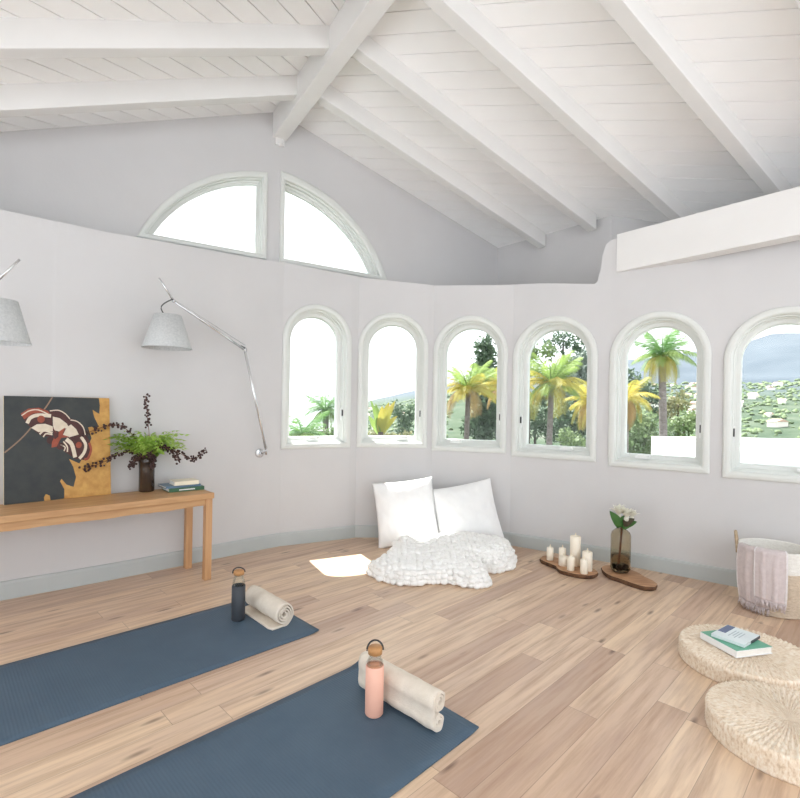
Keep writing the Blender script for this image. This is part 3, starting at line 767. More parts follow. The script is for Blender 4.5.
# ------------------------------------------------------------------ wall lamps
def lamp(label, plate, wall_n, joint, elbow, head, tip, shade_c, zt, zb, rt, rb):
    O = Vector(plate); t = thing('wall_lamp', label, 'lamp', plate, 0, 'swing-arm wall lamps')
    l_ = lambda p: Vector(p) - O
    wn = Vector((wall_n[0], wall_n[1], 0)).normalized()
    mb = MB(); ax = wn; u = Vector((-wn.y, wn.x, 0)); rings = []
    for r_, dd in ((.036, 0), (.036, .012), (.030, .020), (.012, .022), (.012, .045)):
        rings.append([ax * dd + u * (r_ * math.cos(2 * PI * j / 28)) + Vector((0, 0, r_ * math.sin(2 * PI * j / 28))) for j in range(28)])
    mb.loft(rings, True, (True, True), 0, False); mb.build('wall_plate', M['chrome'], t)
    J, Eb, Hd, Tp = l_(joint), l_(elbow), l_(head), l_(tip)
    mb = MB(); mb.tube([wn * .04, J], .008, 10); mb.tube([J - Vector((0, 0, .035)), J + Vector((0, 0, .03))], .010, 12); mb.build('swivel', M['chrome'], t)
    mb = MB(); mb.tube([J, Eb], .0092, 12); mb.build('lower_arm', M['chrome'], t)
    mb = MB(); mb.tube([Eb, Hd], .0092, 12); mb.build('upper_arm', M['chrome'], t)
    o_ = Vector((0, 0, .028)); mid = Eb + (Eb - Hd).normalized() * .012
    mb = MB(); mb.tube([Eb + o_ * 1.3, Hd + o_ * .4], .0022, 6); mb.tube([mid, Eb + o_ * 1.5], .004, 8); mb.build('tension_rod', M['chrome'], t)
    mb = MB(); mb.sphere(Eb, .014, 12, 8); mb.tube(curve_pts([J + (Eb - J) * .97, Eb + Vector((.0, .0, .012)) + (Eb - Hd).normalized() * .015, Eb + (Hd - Eb) * .06 + Vector((0, 0, .012))], 8), .005, 8, m=1); mb.build('elbow', [M['chrome'], M['cord']], t)
    mb = MB(); mb.tube([Hd, Tp], [.0075, .0055], 10); mb.sphere(Hd, .013, 12, 8); mb.build('tip_rod', M['chrome'], t)
    S = Vector((shade_c[0], shade_c[1], zt)) - O
    mb = MB(); mb.tube(curve_pts([Hd, Hd + (S - Hd) * .45 + Vector((0, 0, .05)), S + Vector((-.03, -.03, .045)), S + Vector((0, 0, -.03))], 14), .004, 8); mb.sphere(S + Vector((0, 0, -.01)), .020, 12, 8, m=1); mb.build('shade_hook', [M['cord'], M['white']], t)
    mb = MB(); hh = zt - zb; nn = 48
    C_ = Vector((shade_c[0], shade_c[1], zb)) - O
    mb.lathe([(rb, 0), (rt, hh), (rt - .003, hh), (rb - .003, 0)], nn, c=tuple(C_), caps=(False, False), smooth=True)
    ids = None
    mb.lathe([(rb + .0012, .0), (rb + .0010, .006), (rb - .004, .006), (rb - .004, 0), (rb + .0012, 0)], nn, c=tuple(C_), caps=(False, False), m=0)
    for a in range(3):
        an = 2 * PI * a / 3; mb.tube([S + Vector((0, 0, -.012)), S + Vector((rt * .98 * math.cos(an), rt * .98 * math.sin(an), -.012))], .002, 6, m=1)
    mb.build('shade', [M['shade'], M['chrome']], t, recalc=True)
    return t
lamp('grey linen shade wall lamp, swing arm unfolded, left of the leftmost arched window', (-1.116, 3.946, .772), (.63, -.777), (-1.048, 3.896, .80), (-1.169, 3.703, 1.564), (-1.496, 3.249, 1.826), (-1.555, 3.164, 1.954), (-1.514, 3.206), 1.725, 1.510, .082, .149)
lamp('grey linen shade wall lamp at the left edge above the painting, arm tip raised', (-2.76, 2.430, .80), (.669, -.743), (-2.66, 2.36, .83), (-2.42, 2.30, 1.36), (-1.975, 2.37, 1.69), (-1.856, 2.40, 1.838), (-1.935, 2.36), 1.632, 1.428, .085, .140)

# ------------------------------------------------------------------ yoga mats
def yoga_mat(label, far_mid, az, length, width, curl_l, curl_r):
    d_ = Vector((math.sin(R(az)), math.cos(R(az))))
    # local x along the mat towards its far end, y to the left of that
    mb = MB(); T = .005; nx, ny = 60, 16
    def lift(u, v):
        e_ = max(0, (u - .955) / .045); side = curl_r + (curl_l - curl_r) * v
        return .016 * e_ * e_ * side
    top = mb.grid(lambda u, v: (-length * (1 - u), (v - .5) * width, T + lift(u, v)), nx, ny)
    bot = mb.grid(lambda u, v: (-length * (1 - u), (v - .5) * width, .0004 + lift(u, v)), nx, ny)
    loop = lambda g: [g[i][0] for i in range(nx)] + [g[nx - 1][j] for j in range(1, ny)] + [g[i][ny - 1] for i in range(nx - 2, -1, -1)] + [g[0][j] for j in range(ny - 2, 0, -1)]
    a, b = loop(top), loop(bot); n_ = len(a)
    for i in range(n_): mb.face((a[i], a[(i + 1) % n_], b[(i + 1) % n_], b[i]))
    o = mb.build('yoga_mat', M['mat'], loc=(*far_mid, 0), rotz=math.atan2(d_.y, d_.x))
    return tag(o, label, 'yoga mat', 'slate blue yoga mats')
yoga_mat('slate blue yoga mat nearer the console table, charcoal bottle on it', (-.6125, 2.755), 46.3, 1.78, .636, .2, .5)
yoga_mat('slate blue yoga mat in the foreground, peach bottle on it', (.0745, 2.0025), 44.6, 1.75, .642, 1.2, .4)
MT = .0056

def bottle(label, loc, rotz, sleeve, zs, zg, zl, rad, loop_tilt, inner=None):
    t = thing('water_bottle', label, 'bottle', loc, rotz, 'glass water bottles')
    mb = MB(); r_ = rad - .0025
    mb.lathe([(0, .002), (r_ - .004, .002), (r_, .008), (r_, zs + .012), (r_ * .97, zg - .03), (r_ * .74, zg - .006), (r_ * .70, zg + .004), (r_ * .64, zg + .004), (r_ * .68, zg - .008), (r_ * .91, zg - .032), (r_ * .94, .012), (0, .008)], 36, caps=(False, False))
    mb.build('glass_body', M['glass'], t)
    mb = MB(); mb.lathe([(0, 0), (rad - .005, 0), (rad, .006), (rad + .0005, zs * .5), (rad, zs - .003), (rad - .002, zs), (r_ + .0003, zs), (r_ + .0003, .003), (0, .003)], 40, caps=(False, False))
    mb.build('sleeve', M[sleeve], t)
    if inner:
        mb = MB(); mb.lathe([(0, .012), (r_ * .92, .014), (r_ * .92, zs - .004), (0, zs - .004)], 32, caps=(False, False)); mb.build('drink', M[inner], t)
    mb = MB(); lr = rad * .78
    mb.lathe([(0, zg), (lr * .62, zg), (lr * .62, zg + .004), (lr, zg + .005), (lr, zl - .003), (lr - .003, zl), (0, zl)], 32, caps=(False, False)); mb.build('lid', M['cork'], t)
    mb = MB(); P = []
    for i in range(17):
        an = PI * i / 16; x_, z_ = (lr + .004) * math.cos(an), .030 * math.sin(an)
        P.append((x_, z_ * math.sin(loop_tilt), zg + .016 + (zl - zg - .016) * .35 * math.sin(an) + z_ * math.cos(loop_tilt)))
    mb.tube(P, .0036, 8); mb.build('strap', M['strap'], t)
    return t
bottle('glass bottle in a charcoal sleeve on the mat nearer the console table', (-.845, 2.644, MT), .5, 'sleeve_dark', .185, .236, .262, .035, 1.05)
bottle('glass bottle in a peach sleeve on the foreground mat', (-.077, 1.849, MT), .15, 'sleeve_peach', .185, .222, .252, .034, .35, 'juice')

# rolled towels: a ribbon spiral drawn out along its axis
def spiral(c, r0, r1, turns, a0, n=70, cw=1):
    return [(c[0] + (r0 + (r1 - r0) * i / n) * math.cos(a0 + cw * 2 * PI * turns * i / n), c[1] + (r0 + (r1 - r0) * i / n) * math.sin(a0 + cw * 2 * PI * turns * i / n)) for i in range(n + 1)]
def ribbon_towel(path, thick, length, loc, rotz, label):
    """path in the plane across the axis (x across, y up); local y is the axis"""
    P = [Vector(p) for p in path]; A, B = [], []
    for i, p in enumerate(P):
        t_ = (P[min(i + 1, len(P) - 1)] - P[max(i - 1, 0)]).normalized(); n_ = Vector((-t_.y, t_.x)) * thick / 2
        A.append(p + n_); B.append(p - n_)
    ring = A + B[::-1]; N = 26; rings = []
    for k in range(N):
        v = k / (N - 1) - .5; ends = 1 - .10 * max(0, (abs(v) - .44) / .06)
        rings.append([(q.x * ends + .0025 * noise.noise(Vector((q.x * 20, v * 9, q.y * 20))), v * length + .006 * noise.noise(Vector((q.x * 25, q.y * 25, 2.))), max(.0006, q.y + .0018 * noise.noise(Vector((v * 12, q.x * 16, 4.))))) for q in ring])
    mb = MB(); ids = [[mb.vert(p) for p in r_] for r_ in rings]; n_ = len(ring)
    for a, b in zip(ids, ids[1:]):
        for j in range(n_): mb.face((a[j], a[(j + 1) % n_], b[(j + 1) % n_], b[j]), 0, True)
    h = len(A)
    for g in (ids[0], ids[-1]):
        for j in range(h - 1): mb.face((g[j], g[j + 1], g[n_ - 2 - j], g[n_ - 1 - j]))
    return tag(mb.build('towel', M['towel'], loc=loc, rotz=rotz), label, 'towel', 'rolled cream towels')
# towel on the far mat: one roll with a loose flap towards the bottle
r1 = .062; p = spiral((0, r1 + .001), .010, r1 - .004, 3.6, R(-90 - 360 * .6 + 0), 110, 1)
last = math.atan2(p[-1][1] - r1 - .001, p[-1][0])
p1 = spiral((0, r1 + .001), .010, r1 - .004, 3.5, R(90), 110, -1)     # ends at the underside, running to -x
p1 = p1 + [(-.02, .0046), (-.045, .0044), (-.066, .0044), (-.078, .0044)]
ca = Vector((.691, -.723))
tc = Vector((-.6125, 2.755)) - Vector((.723, .691)) * .105 + ca * (-.02)
ribbon_towel(p1, .0075, .36, (tc.x, tc.y, MT), math.atan2(-ca.y, -ca.x) - PI / 2, 'cream towel in a single roll on the mat nearer the console table')
# towel on the near mat: rolled from both ends into two stacked coils
def stacked(sc_):
    lo_c, up_c, rl, ru = (.0, .034), (.004, .100), .030, .036
    a = spiral(up_c, .008, ru, 2.75, R(90) , 80, 1)      # upper coil, unrolling to its right side
    b = spiral(lo_c, .008, rl, 2.75, R(-90) , 80, 1)
    return a, b
up = spiral((.002, .0985), .008, .0350, 2.75, R(-90 - 990 + 360 * 3), 80, 1)
ua = math.degrees(math.atan2(up[-1][1] - .0985, up[-1][0] - .002))
def coil(c, r0, r1_, turns, a_end, cw): return spiral(c, r0, r1_, turns, R(a_end) - cw * 2 * PI * turns, 80, cw)
upc = coil((.004, .1055), .011, .0385, 2.35, -150, 1)[:]
loc_ = coil((.0, .0355), .010, .0310, 2.1, 150, -1)
pathS = upc + [(-.034, .066)] + loc_[::-1]
ca2 = Vector((.713, -.700))
tc2 = Vector((.0745, 2.0025)) - Vector((.702, .712)) * .125 + ca2 * .038
ribbon_towel(upc + loc_[::-1], .0075, .40, (tc2.x, tc2.y, MT + .0005), math.atan2(-ca2.y, -ca2.x) - PI / 2, 'cream towel coiled double, one coil on the other, on the foreground mat')

# ------------------------------------------------------------------ pillows
def pillow(label, center, w, h, thick, facing, lean, roll, seed):
    """soft cushion; facing = plan angle of its front, lean back, roll in its own plane"""
    mb = MB(); N = 44
    def P(u, v, s_):
        a, b = 2 * u - 1, 2 * v - 1
        pin = 1 - .075 * (1 - a * a) * 0 
        x = a * w / 2 * (1 - .055 * (1 - b * b) ** 1.0 * abs(a) ** 3); y = b * h / 2 * (1 - .055 * (1 - a * a) * abs(b) ** 3)
        prof = max(0, (1 - abs(a) ** 2.6)) ** .55 * max(0, (1 - abs(b) ** 2.6)) ** .55
        wr = .012 * noise.noise(Vector((a * 2.2 + seed, b * 2.2, s_))) + .006 * noise.noise(Vector((a * 5 + b * 4, b * 2 - a * 5 + seed, s_ * 3)))
        z = s_ * (thick / 2 * prof + wr * prof ** .5 * 1.2)
        return (x, y, z)
    f = mb.grid(lambda u, v: P(u, v, 1), N, N); g = mb.grid(lambda u, v: P(u, v, -1), N, N)
    loop = lambda q: [q[i][0] for i in range(N)] + [q[N - 1][j] for j in range(1, N)] + [q[i][N - 1] for i in range(N - 2, -1, -1)] + [q[0][j] for j in range(N - 2, 0, -1)]
    a, b = loop(f), loop(g); n_ = len(a)
    for i in range(n_): mb.face((a[i], a[(i + 1) % n_], b[(i + 1) % n_], b[i]), 0, True)
    o = mb.build('pillow', M['linen'], loc=center)
    # local z -> facing direction, local y -> up
    o.rotation_euler = (Matrix.Rotation(facing, 3, 'Z') @ Matrix.Rotation(R(90) - lean, 3, 'X') @ Matrix.Rotation(roll, 3, 'Z')).to_euler()
    return tag(o, label, 'pillow', 'white pillows against the curved wall')
pillow('white square pillow at left of the pair, beside the sunlit patch', (.066, 4.150, .276), .52, .55, .15, R(2), R(17), R(7), 1.)
pillow('white square pillow at right of the pair, tilted against its neighbour', (.572, 4.150, .270), .53, .52, .14, R(-6), R(18), R(13), 5.)

# ------------------------------------------------------------------ chunky knit blanket
OUT = [(-.19, 3.42), (-.12, 3.29), (.0, 3.215), (.13, 3.20), (.22, 3.25), (.36, 3.25), (.49, 3.165), (.585, 3.21), (.60, 3.38), (.585, 3.50), (.70, 3.47), (.81, 3.55), (.875, 3.72), (.86, 3.90), (.72, 3.99), (.5, 4.0), (.25, 3.97), (.02, 3.93), (-.06, 3.80), (-.05, 3.66), (-.13, 3.54)]
def inside(x, y):
    c = False
    for i in range(len(OUT)):
        (x0, y0), (x1, y1) = OUT[i], OUT[i - 1]
        if (y0 > y) != (y1 > y) and x < (x1 - x0) * (y - y0) / (y1 - y0) + x0: c = not c
    return c
def edist(x, y):
    b = 9
    for i in range(len(OUT)):
        a, q = Vector(OUT[i - 1]), Vector(OUT[i]); p_ = Vector((x, y)); ab = q - a
        t_ = max(0, min(1, (p_ - a).dot(ab) / ab.dot(ab))); b = min(b, (p_ - a - ab * t_).length)
    return b
random.seed(5); mb = MB(); cells = {}
CS = .042
def bumpv(x, y):
    best = 9; i0, j0 = int(math.floor(x / CS)), int(math.floor(y / CS))
    for i in range(i0 - 1, i0 + 2):
        for j in range(j0 - 1, j0 + 2):
            if (i, j) not in cells:
                rr = random.Random(i * 7919 + j * 104729); cells[(i, j)] = ((i + .5 + rr.uniform(-.3, .3) + (.5 if j % 2 else 0)) * CS, (j + .5 + rr.uniform(-.3, .3)) * CS)
            cx, cy = cells[(i, j)]; best = min(best, math.hypot(x - cx, y - cy))
    return best
step = .0095; x0, x1, y0, y1 = -.22, .90, 3.14, 4.03
nxg, nyg = int((x1 - x0) / step), int((y1 - y0) / step); vid = {}
for i in range(nxg + 1):
    for j in range(nyg + 1):
        x, y = x0 + i * step, y0 + j * step
        wx = x + .014 * noise.noise(Vector((x * 30, y * 30, 1))); wy = y + .014 * noise.noise(Vector((x * 30, y * 30, 7)))
        if not inside(wx, wy): continue
        ed = edist(wx, wy); t_ = min(1, ed / .10); dome = math.sqrt(max(0, 1 - (1 - t_) ** 2))
        back = max(0, min(1, (y - 3.25) / .55))
        fold = noise.noise(Vector((x * 3.1 + 4, y * 4.2, 2.))) * .5 + .5
        h_ = dome * (.075 + .055 * back + .055 * fold)
        bd = bumpv(x, y); bmp = math.sqrt(max(0, 1 - (bd / (.72 * CS)) ** 2))
        vid[(i, j)] = (mb.vert((x - .35, y - 3.6, h_ * .93 + .002)), mb.vert((x - .35, y - 3.6, .001)))
surf = {}
edges = {}
for (i, j) in list(vid):
    q = [(i, j), (i + 1, j), (i + 1, j + 1), (i, j + 1)]
    if all(k in vid for k in q):
        mb.face([vid[k][0] for k in q], 0, True)
        for a, b in zip(q, q[1:] + q[:1]):
            if (b, a) in edges: del edges[(b, a)]
            else: edges[(a, b)] = 1
for a, b in edges: mb.face((vid[a][0], vid[b][0], vid[b][1], vid[a][1]), 0, True)
def bob(x, y, z, r_): mb.sphere((x - .35, y - 3.6, max(r_ * .72, z)), r_, 8, 6, 0, (1.15, 1.15, .8))
done = set()
for (i, j) in vid:
    x, y = x0 + i * step, y0 + j * step; key = (int(x / .034), int(y / .034))
    if key in done: continue
    done.add(key); rr = random.Random(key[0] * 31 + key[1] * 7717)
    zz = mb.v[vid[(i, j)][0]][2]
    bob(x + rr.uniform(0, .018), y + rr.uniform(0, .018), zz + rr.uniform(-.004, .006), rr.uniform(.019, .026))
for k in range(len(OUT)):
    a_, b_ = Vector(OUT[k - 1]), Vector(OUT[k]); L_ = (b_ - a_).length; n_ = max(1, int(L_ / .034)); nn = Vector((a_.y - b_.y, b_.x - a_.x)).normalized()
    for q in range(n_):
        p_ = a_ + (b_ - a_) * ((q + .5) / n_)
        for zz, off in ((.017, -.004), (.045, .004), (.072, .022)):
            bob(p_.x + nn.x * off + random.uniform(-.008, .008), p_.y + nn.y * off + random.uniform(-.008, .008), zz + random.uniform(-.006, .006), random.uniform(.019, .025))
tag(mb.build('knit_blanket', M['wool'], loc=(.35, 3.6, 0)), 'white chunky knit blanket heaped on the floor before the pillows', 'blanket')

# ------------------------------------------------------------------ wood slabs, candles
def slab(label, outl, th, loc):
    mb = MB(); n_ = len(outl); P = curve_pts([(x, y, 0) for x, y in outl + outl[:1]], n_ * 5)[:-1]
    top = []; c = Vector((sum(p_.x for p_ in P) / len(P), sum(p_.y for p_ in P) / len(P), 0))
    rings = []
    for z_, s_ in ((.0005, .955), (th * .35, .985), (th * .8, 1.0), (th, .985)):
        rings.append([((c + (p_ - c) * s_).x - loc[0] + .004 * noise.noise(p_ * 30 + Vector((0, 0, z_ * 90))), (c + (p_ - c) * s_).y - loc[1] + .004 * noise.noise(p_ * 26 + Vector((9, 0, z_ * 90))), z_) for p_ in P])
    mb.loft(rings, True, (True, False), 1, True)
    ids = [mb.vert(q) for q in rings[-1]]
    tri = tessellate_polygon([[Vector((q[0], q[1], 0)) for q in rings[-1]]])
    for t_ in tri: mb.face([ids[k] for k in t_], 0)
    return tag(mb.build('wood_slab', [M['slab'], M['bark']], loc=loc, recalc=True), label, 'wood slab', 'live-edge wood slabs')
S1 = [(1.085, 3.769), (1.076, 3.727), (1.105, 3.656), (1.144, 3.582), (1.144, 3.499), (1.194, 3.432), (1.269, 3.388), (1.332, 3.385), (1.385, 3.422), (1.405, 3.463), (1.397, 3.554), (1.368, 3.600), (1.29, 3.665), (1.241, 3.755), (1.187, 3.811), (1.131, 3.824)]
S2 = [(1.464, 3.558), (1.448, 3.485), (1.454, 3.389), (1.486, 3.338), (1.520, 3.277), (1.549, 3.229), (1.587, 3.183), (1.641, 3.174), (1.691, 3.212), (1.707, 3.286), (1.690, 3.375), (1.682, 3.469), (1.652, 3.529), (1.618, 3.578), (1.560, 3.610), (1.508, 3.604)]
slab('live-edge wood slab carrying the seven candles', S1, .028, (1.24, 3.6, 0))
slab('live-edge wood slab under the smoked glass vase', S2, .030, (1.58, 3.38, 0))
for lab, (x, y), h_, r_ in [
    ('slim cream candle standing alone at the left end of the slab', (1.147, 3.722), .093, .025),
    ('slim cream candle half hidden behind the shortest candle', (1.222, 3.668), .106, .026),
    ('shortest and squat cream candle on the slab', (1.206, 3.596), .064, .033),
    ('tallest cream pillar candle on the slab', (1.293, 3.600), .213, .037),
    ('slim cream candle in front of the tallest candle', (1.223, 3.490), .096, .025),
    ('wide cream candle at the right end of the slab', (1.340, 3.492), .133, .034),
    ('slim cream candle in front of the wide candle at the right end', (1.291, 3.424), .097, .0255)]:
    t = thing('candle', lab, 'candle', (x, y, .0285), 0, 'cream candles on the wood slab')
    mb = MB(); mb.lathe([(0, 0), (r_ - .002, 0), (r_, .002), (r_, h_ - .004), (r_ - .004, h_), (r_ * .55, h_ - .003), (r_ * .25, h_ + .006), (.004, h_ + .009), (0, h_ + .009)], 32, caps=(False, False)); mb.build('wax_body', M['wax'], t)
    mb = MB(); mb.tube(curve_pts([(0, 0, h_ + .006), (.001, 0, h_ + .014), (.002, 0, h_ + .024)], 5), [.005, .0055, .005, .004, .0028, .0012], 8); mb.build('wick', M['wick'], t)

# ------------------------------------------------------------------ smoked vase with the white protea
VV = (1.562, 3.466, .0305)
t = thing('glass_vase', 'smoked glass bottle vase standing on its own wood slab', 'vase', VV)
mb = MB(); g_ = .066
mb.lathe([(0, .0), (.036, 0), (.055, .008), (g_, .028), (g_, .255), (.058, .280), (.040, .296), (.030, .302), (.030, .312), (.027, .312), (.027, .300), (.038, .293), (.055, .277), (g_ - .003, .254), (g_ - .003, .030), (.052, .012), (0, .006)], 48, caps=(False, False)); mb.build('glass_body', M['smoke'], t)
mb = MB(); mb.lathe([(0, .0065), (.051, .0125), (g_ - .0034, .031), (g_ - .0034, .118), (0, .118)], 40, caps=(False, False)); mb.build('water', M['water'], t)
mb = MB(); random.seed(2)
for i in range(46):
    an, rr, zz = random.uniform(0, 2 * PI), .044 * math.sqrt(random.random()), random.uniform(.022, .055)
    mb.sphere((rr * math.cos(an), rr * math.sin(an), zz), random.uniform(.007, .012), 7, 5, sq=(1.2, 1, .8))
mb.build('pebbles', M['dark'], t)
fl = thing('protea', 'white protea bloom with green leaves in the smoked glass vase', 'flower', VV)
vr = Vector((.91, -.414, 0)).normalized() if False else Vector((math.cos(R(24.5)), -math.sin(R(24.5)), 0)); va = Vector((-math.sin(R(24.5)), -math.cos(R(24.5)), 0))
def vp(x, z, y=0.): return vr * x + va * y + Vector((0, 0, z))
mb = MB(); mb.tube(curve_pts([vp(-.012, .030), vp(-.004, .15), vp(.004, .28), vp(.01, .38)], 14), [.0075] * 15, 8); mb.build('stem', M['stem'], fl)
def leafshape(mb, base, tip, w, up, m=0, n_=8):
    base, tip = Vector(base), Vector(tip); ax = tip - base; side = ax.cross(Vector(up)).normalized(); nn = side.cross(ax).normalized()
    L_, R_, C_ = [], [], []
    for i in range(n_ + 1):
        tt = i / n_; ww = w * math.sin(PI * (tt * .93 + .07) ** .85) ** .8 if 0 < tt < 1 else .0006
        c = base + ax * tt + nn * (ax.length * .10 * math.sin(PI * tt)); C_.append(mb.vert(c)); L_.append(mb.vert(c + side * ww + nn * ww * .3)); R_.append(mb.vert(c - side * ww + nn * ww * .3))
    for i in range(n_):
        mb.face((C_[i], C_[i + 1], L_[i + 1], L_[i]), m, True); mb.face((C_[i], R_[i], R_[i + 1], C_[i + 1]), m, True)
random.seed(9)
for base, tip, w, mt in [((.004, .315), (-.075, .425), .030, 'leaf'), ((.0, .32), (-.055, .36), .024, 'leaf'), ((.008, .325), (.10, .365), .026, 'leaf'), ((.01, .33), (.085, .39), .026, 'leaf_dark'), ((.006, .33), (.02, .40), .030, 'leaf'), ((.006, .32), (.055, .325), .022, 'leaf')]:
    mb = MB(); leafshape(mb, vp(*base, .012), vp(*tip, random.uniform(.01, .05)), w, va + Vector((0, 0, .4))); mb.build('leaf', M[mt], fl, recalc=False, solid=.0012)
mb = MB(); random.seed(4)
for cx, cz, s_, ky in ((-.018, .395, 1., .01), (.035, .385, .95, .03), (.068, .385, .75, .0)):
    c = vp(cx, cz, ky)
    for ring, (nn_, sp, ln) in enumerate(((7, .20, .075), (9, .55, .085), (11, .95, .085))):
        for k in range(nn_):
            an = 2 * PI * (k + .4 * ring) / nn_; dd = Vector((math.cos(an) * math.sin(sp), math.sin(an) * math.sin(sp), math.cos(sp)))
            leafshape(mb, c + dd * .008, c + dd * ln * s_ * random.uniform(.85, 1.08), 0.017 * s_, (-dd.x, -dd.y, 1.2), 0, 6)
    mb.sphere(c + Vector((0, 0, -.004)), .020 * s_, 10, 8)
mb.build('petals', M['petal'], fl, recalc=False)

# ------------------------------------------------------------------ woven poufs
def pouf(label, loc, r_, h_, rot):
    mb = MB(); NA, ph = 288, 72
    prof = []
    for i in range(26):                                   # top, centre to rim
        t_ = i / 25; prof.append((r_ * (.015 + .955 * t_), h_ - .004 * t_ * t_ + .003 * math.sin(PI * t_), 'top', t_))
    for i in range(1, 6):
        an = PI / 2 * i / 5; prof.append((r_ * .97 + r_ * .03 * math.sin(an), h_ - .004 - .014 * (1 - math.cos(an)), 'rim', 1))
    for i in range(1, 12): prof.append((r_, (h_ - .018) * (1 - i / 11) + .0, 'side', i / 11))
    rings = []
    for rr, z_, kind, t_ in prof:
        ring = []
        for j in range(NA):
            an = 2 * PI * j / NA; dr = dz = 0.
            row = t_ * 9
            if kind == 'top': dz = .0030 * math.cos(ph * an + row * .9) * min(1, t_ * 2.5) + .0022 * math.cos(2 * PI * row)
            elif kind == 'rim': dr = .0015 * math.cos(ph * an + 8)
            else: dr = .0016 * math.cos(ph * an) * (1 if int(t_ * 11) % 2 else -1)
            ring.append(((rr + dr) * math.cos(an), (rr + dr) * math.sin(an), max(.0004, z_ + dz)))
        rings.append(ring)
    mb.loft(rings, True, (True, True), 0, True)
    return tag(mb.build('floor_pouf', M['straw'], loc=loc, rotz=rot), label, 'pouf', 'round woven straw poufs')
pouf('round woven straw floor pouf with two books on it', (1.603, 2.266, 0), .268, .077, 0)
pouf('round woven straw floor pouf with nothing on it, nearest the camera', (1.390, 1.742, 0), .252, .082, .4)
PB = book('book', 'thick white book with green cover edges lying on the straw pouf', (1.560, 2.276, .0845), .24, .198, .193, .030, 'white_cover', group='books on the pouf',
     extra=lambda mb, ms, w, d, h: (ms.append(M['emerald']), mb.box((0, 0, h + .0004), (w - .003, d - .003, .0008), m=1)))
def blue_cover(mb, ms, w, d, h):
    ms += [M['navy'], M['grey_text'], M['charcoal']]
    mb.box((w * .16, d * .36, h + .0004), (w * .62, d * .24, .0008), m=1)
    for k in range(4): mb.box((-w * .0 + .008 * (k % 2), d * (.10 - .09 * k), h + .0004), (w * (.40 if k % 2 else .5), d * .026, .0007), m=2)
    mb.box((w * .2, -d / 2 - .0004, h / 2), (w * .58, .0008, h), m=3)
SB = book('book', 'thin pale blue book with a navy block, on top of the thick white one', (1.572, 2.292, .1165), .607, .172, .135, .013, 'pale_blue', group='books on the pouf', extra=blue_cover)

# ------------------------------------------------------------------ basket with handles and throw
BC = Vector((2.235, 2.935, 0)); RB, RT, BH = .162, .182, .368
cam_ang = math.atan2(-2.922, -2.207)
bk = thing('basket', 'round rope basket with white rim and a throw over its side', 'basket', (BC.x, BC.y, .001), cam_ang)
# local +x points to the camera side, +y to the right as seen
def brad(z): return RB + (RT - RB) * min(1, z / BH) + .010 * math.sin(PI * min(1, z / BH))
mb = MB(); prof = [(0, .0), (RB - .02, 0)]
rows = 26
for i in range(rows):
    z0_ = BH * i / rows
    for q in range(4):
        z_ = z0_ + BH / rows * q / 4; prof.append((brad(z_) + .0022 * math.sin(PI * (q + .3) / 4) - .004, z_ + .001))
zsplit = .255
body = [p_ for p_ in prof if p_[1] <= zsplit]; band = [p_ for p_ in prof if p_[1] >= zsplit - .004]
mb.lathe(body, 72, 0, True, caps=(False, False)); mb.build('rope_body', M['rope'], bk)
mb = MB(); inner = [(brad(BH) - .003, BH + .003), (brad(BH) - .010, BH + .004), (brad(BH) - .016, BH - .004), (brad(.2) - .016, .2), (brad(.03) - .016, .012), (0, .012)]
mb.lathe(band + inner, 72, 0, True, caps=(False, False)); mb.build('white_band', M['rope_white'], bk)
for sgn in (-1, 1):
    mb = MB(); P = []
    for i in range(19):
        t_ = i / 18; an = R(sgn * 88) + R(20) * (t_ - .5) * 2; z_ = BH - .055 + .115 * math.sin(PI * t_) ** .7
        rr = brad(BH) + .010; P.append((rr * math.cos(an), rr * math.sin(an), z_))
    mb.tube(P, .0085, 8); mb.build('handle', M['handle'], bk)
th = thing('throw_blanket', 'dusty pink fringed throw hanging over the front of the basket', 'throw', (BC.x, BC.y, .001), cam_ang)
def drape(name, a0, a1, zlow, off, seed):
    mb = MB(); nu, nv = 44, 40; Lo = .10; H1 = BH + .004
    def P(u, v):
        an = R(a0 + (a1 - a0) * u); s_ = v * (Lo + .03 + (H1 - zlow))
        fold = .006 * math.sin(u * 17 + seed) * min(1, max(0, (s_ - .08) / .15)) + .003 * noise.noise(Vector((u * 7, v * 5, seed)))
        if s_ < Lo: rr, z_ = brad(BH) - .026 - off * .4, H1 - (Lo - s_)
        elif s_ < Lo + .03:
            q = (s_ - Lo) / .03; rr = brad(BH) - .026 - off * .4 + (.034 + off * 1.4) * q; z_ = H1 + (.006 + off * .6) * math.sin(PI * q)
        else:
            z_ = H1 - (s_ - Lo - .03); rr = brad(z_) + .008 + off + max(0, fold)
        z_ += -.012 * (u - .5) * (v > .5)
        return (rr * math.cos(an), rr * math.sin(an), max(.004, z_))
    g = mb.grid(P, nu, nv)
    for k in range(len(mb.m)):
        if (k // (nv - 1)) in (0, 1, nu - 3, nu - 2): mb.m[k] = 1
    mb.build(name, [M['throw'], M['throw_edge']], th, solid=.004)
    mb = MB(); random.seed(int(seed * 10))
    for i in range(nu * 1):
        u = (i + .5) / nu; p_ = Vector(P(u, 1.)); ln = min(p_.z - .003, random.uniform(.035, .05)) if p_.z > .02 else .01
        q1 = p_ + Vector((random.uniform(.0, .008), random.uniform(-.006, .006), -ln * .5)); q2 = p_ + Vector((random.uniform(.0, .012), random.uniform(-.01, .01), -ln))
        mb.tube([p_, q1, q2], [.0032, .0026, .0018], 5)
    mb.build('fringe', M['throw'], th)
drape('under_fold', -66, -6, .050, .0, 1.3)
drape('upper_fold', -28, 17, .095, .010, 3.1)

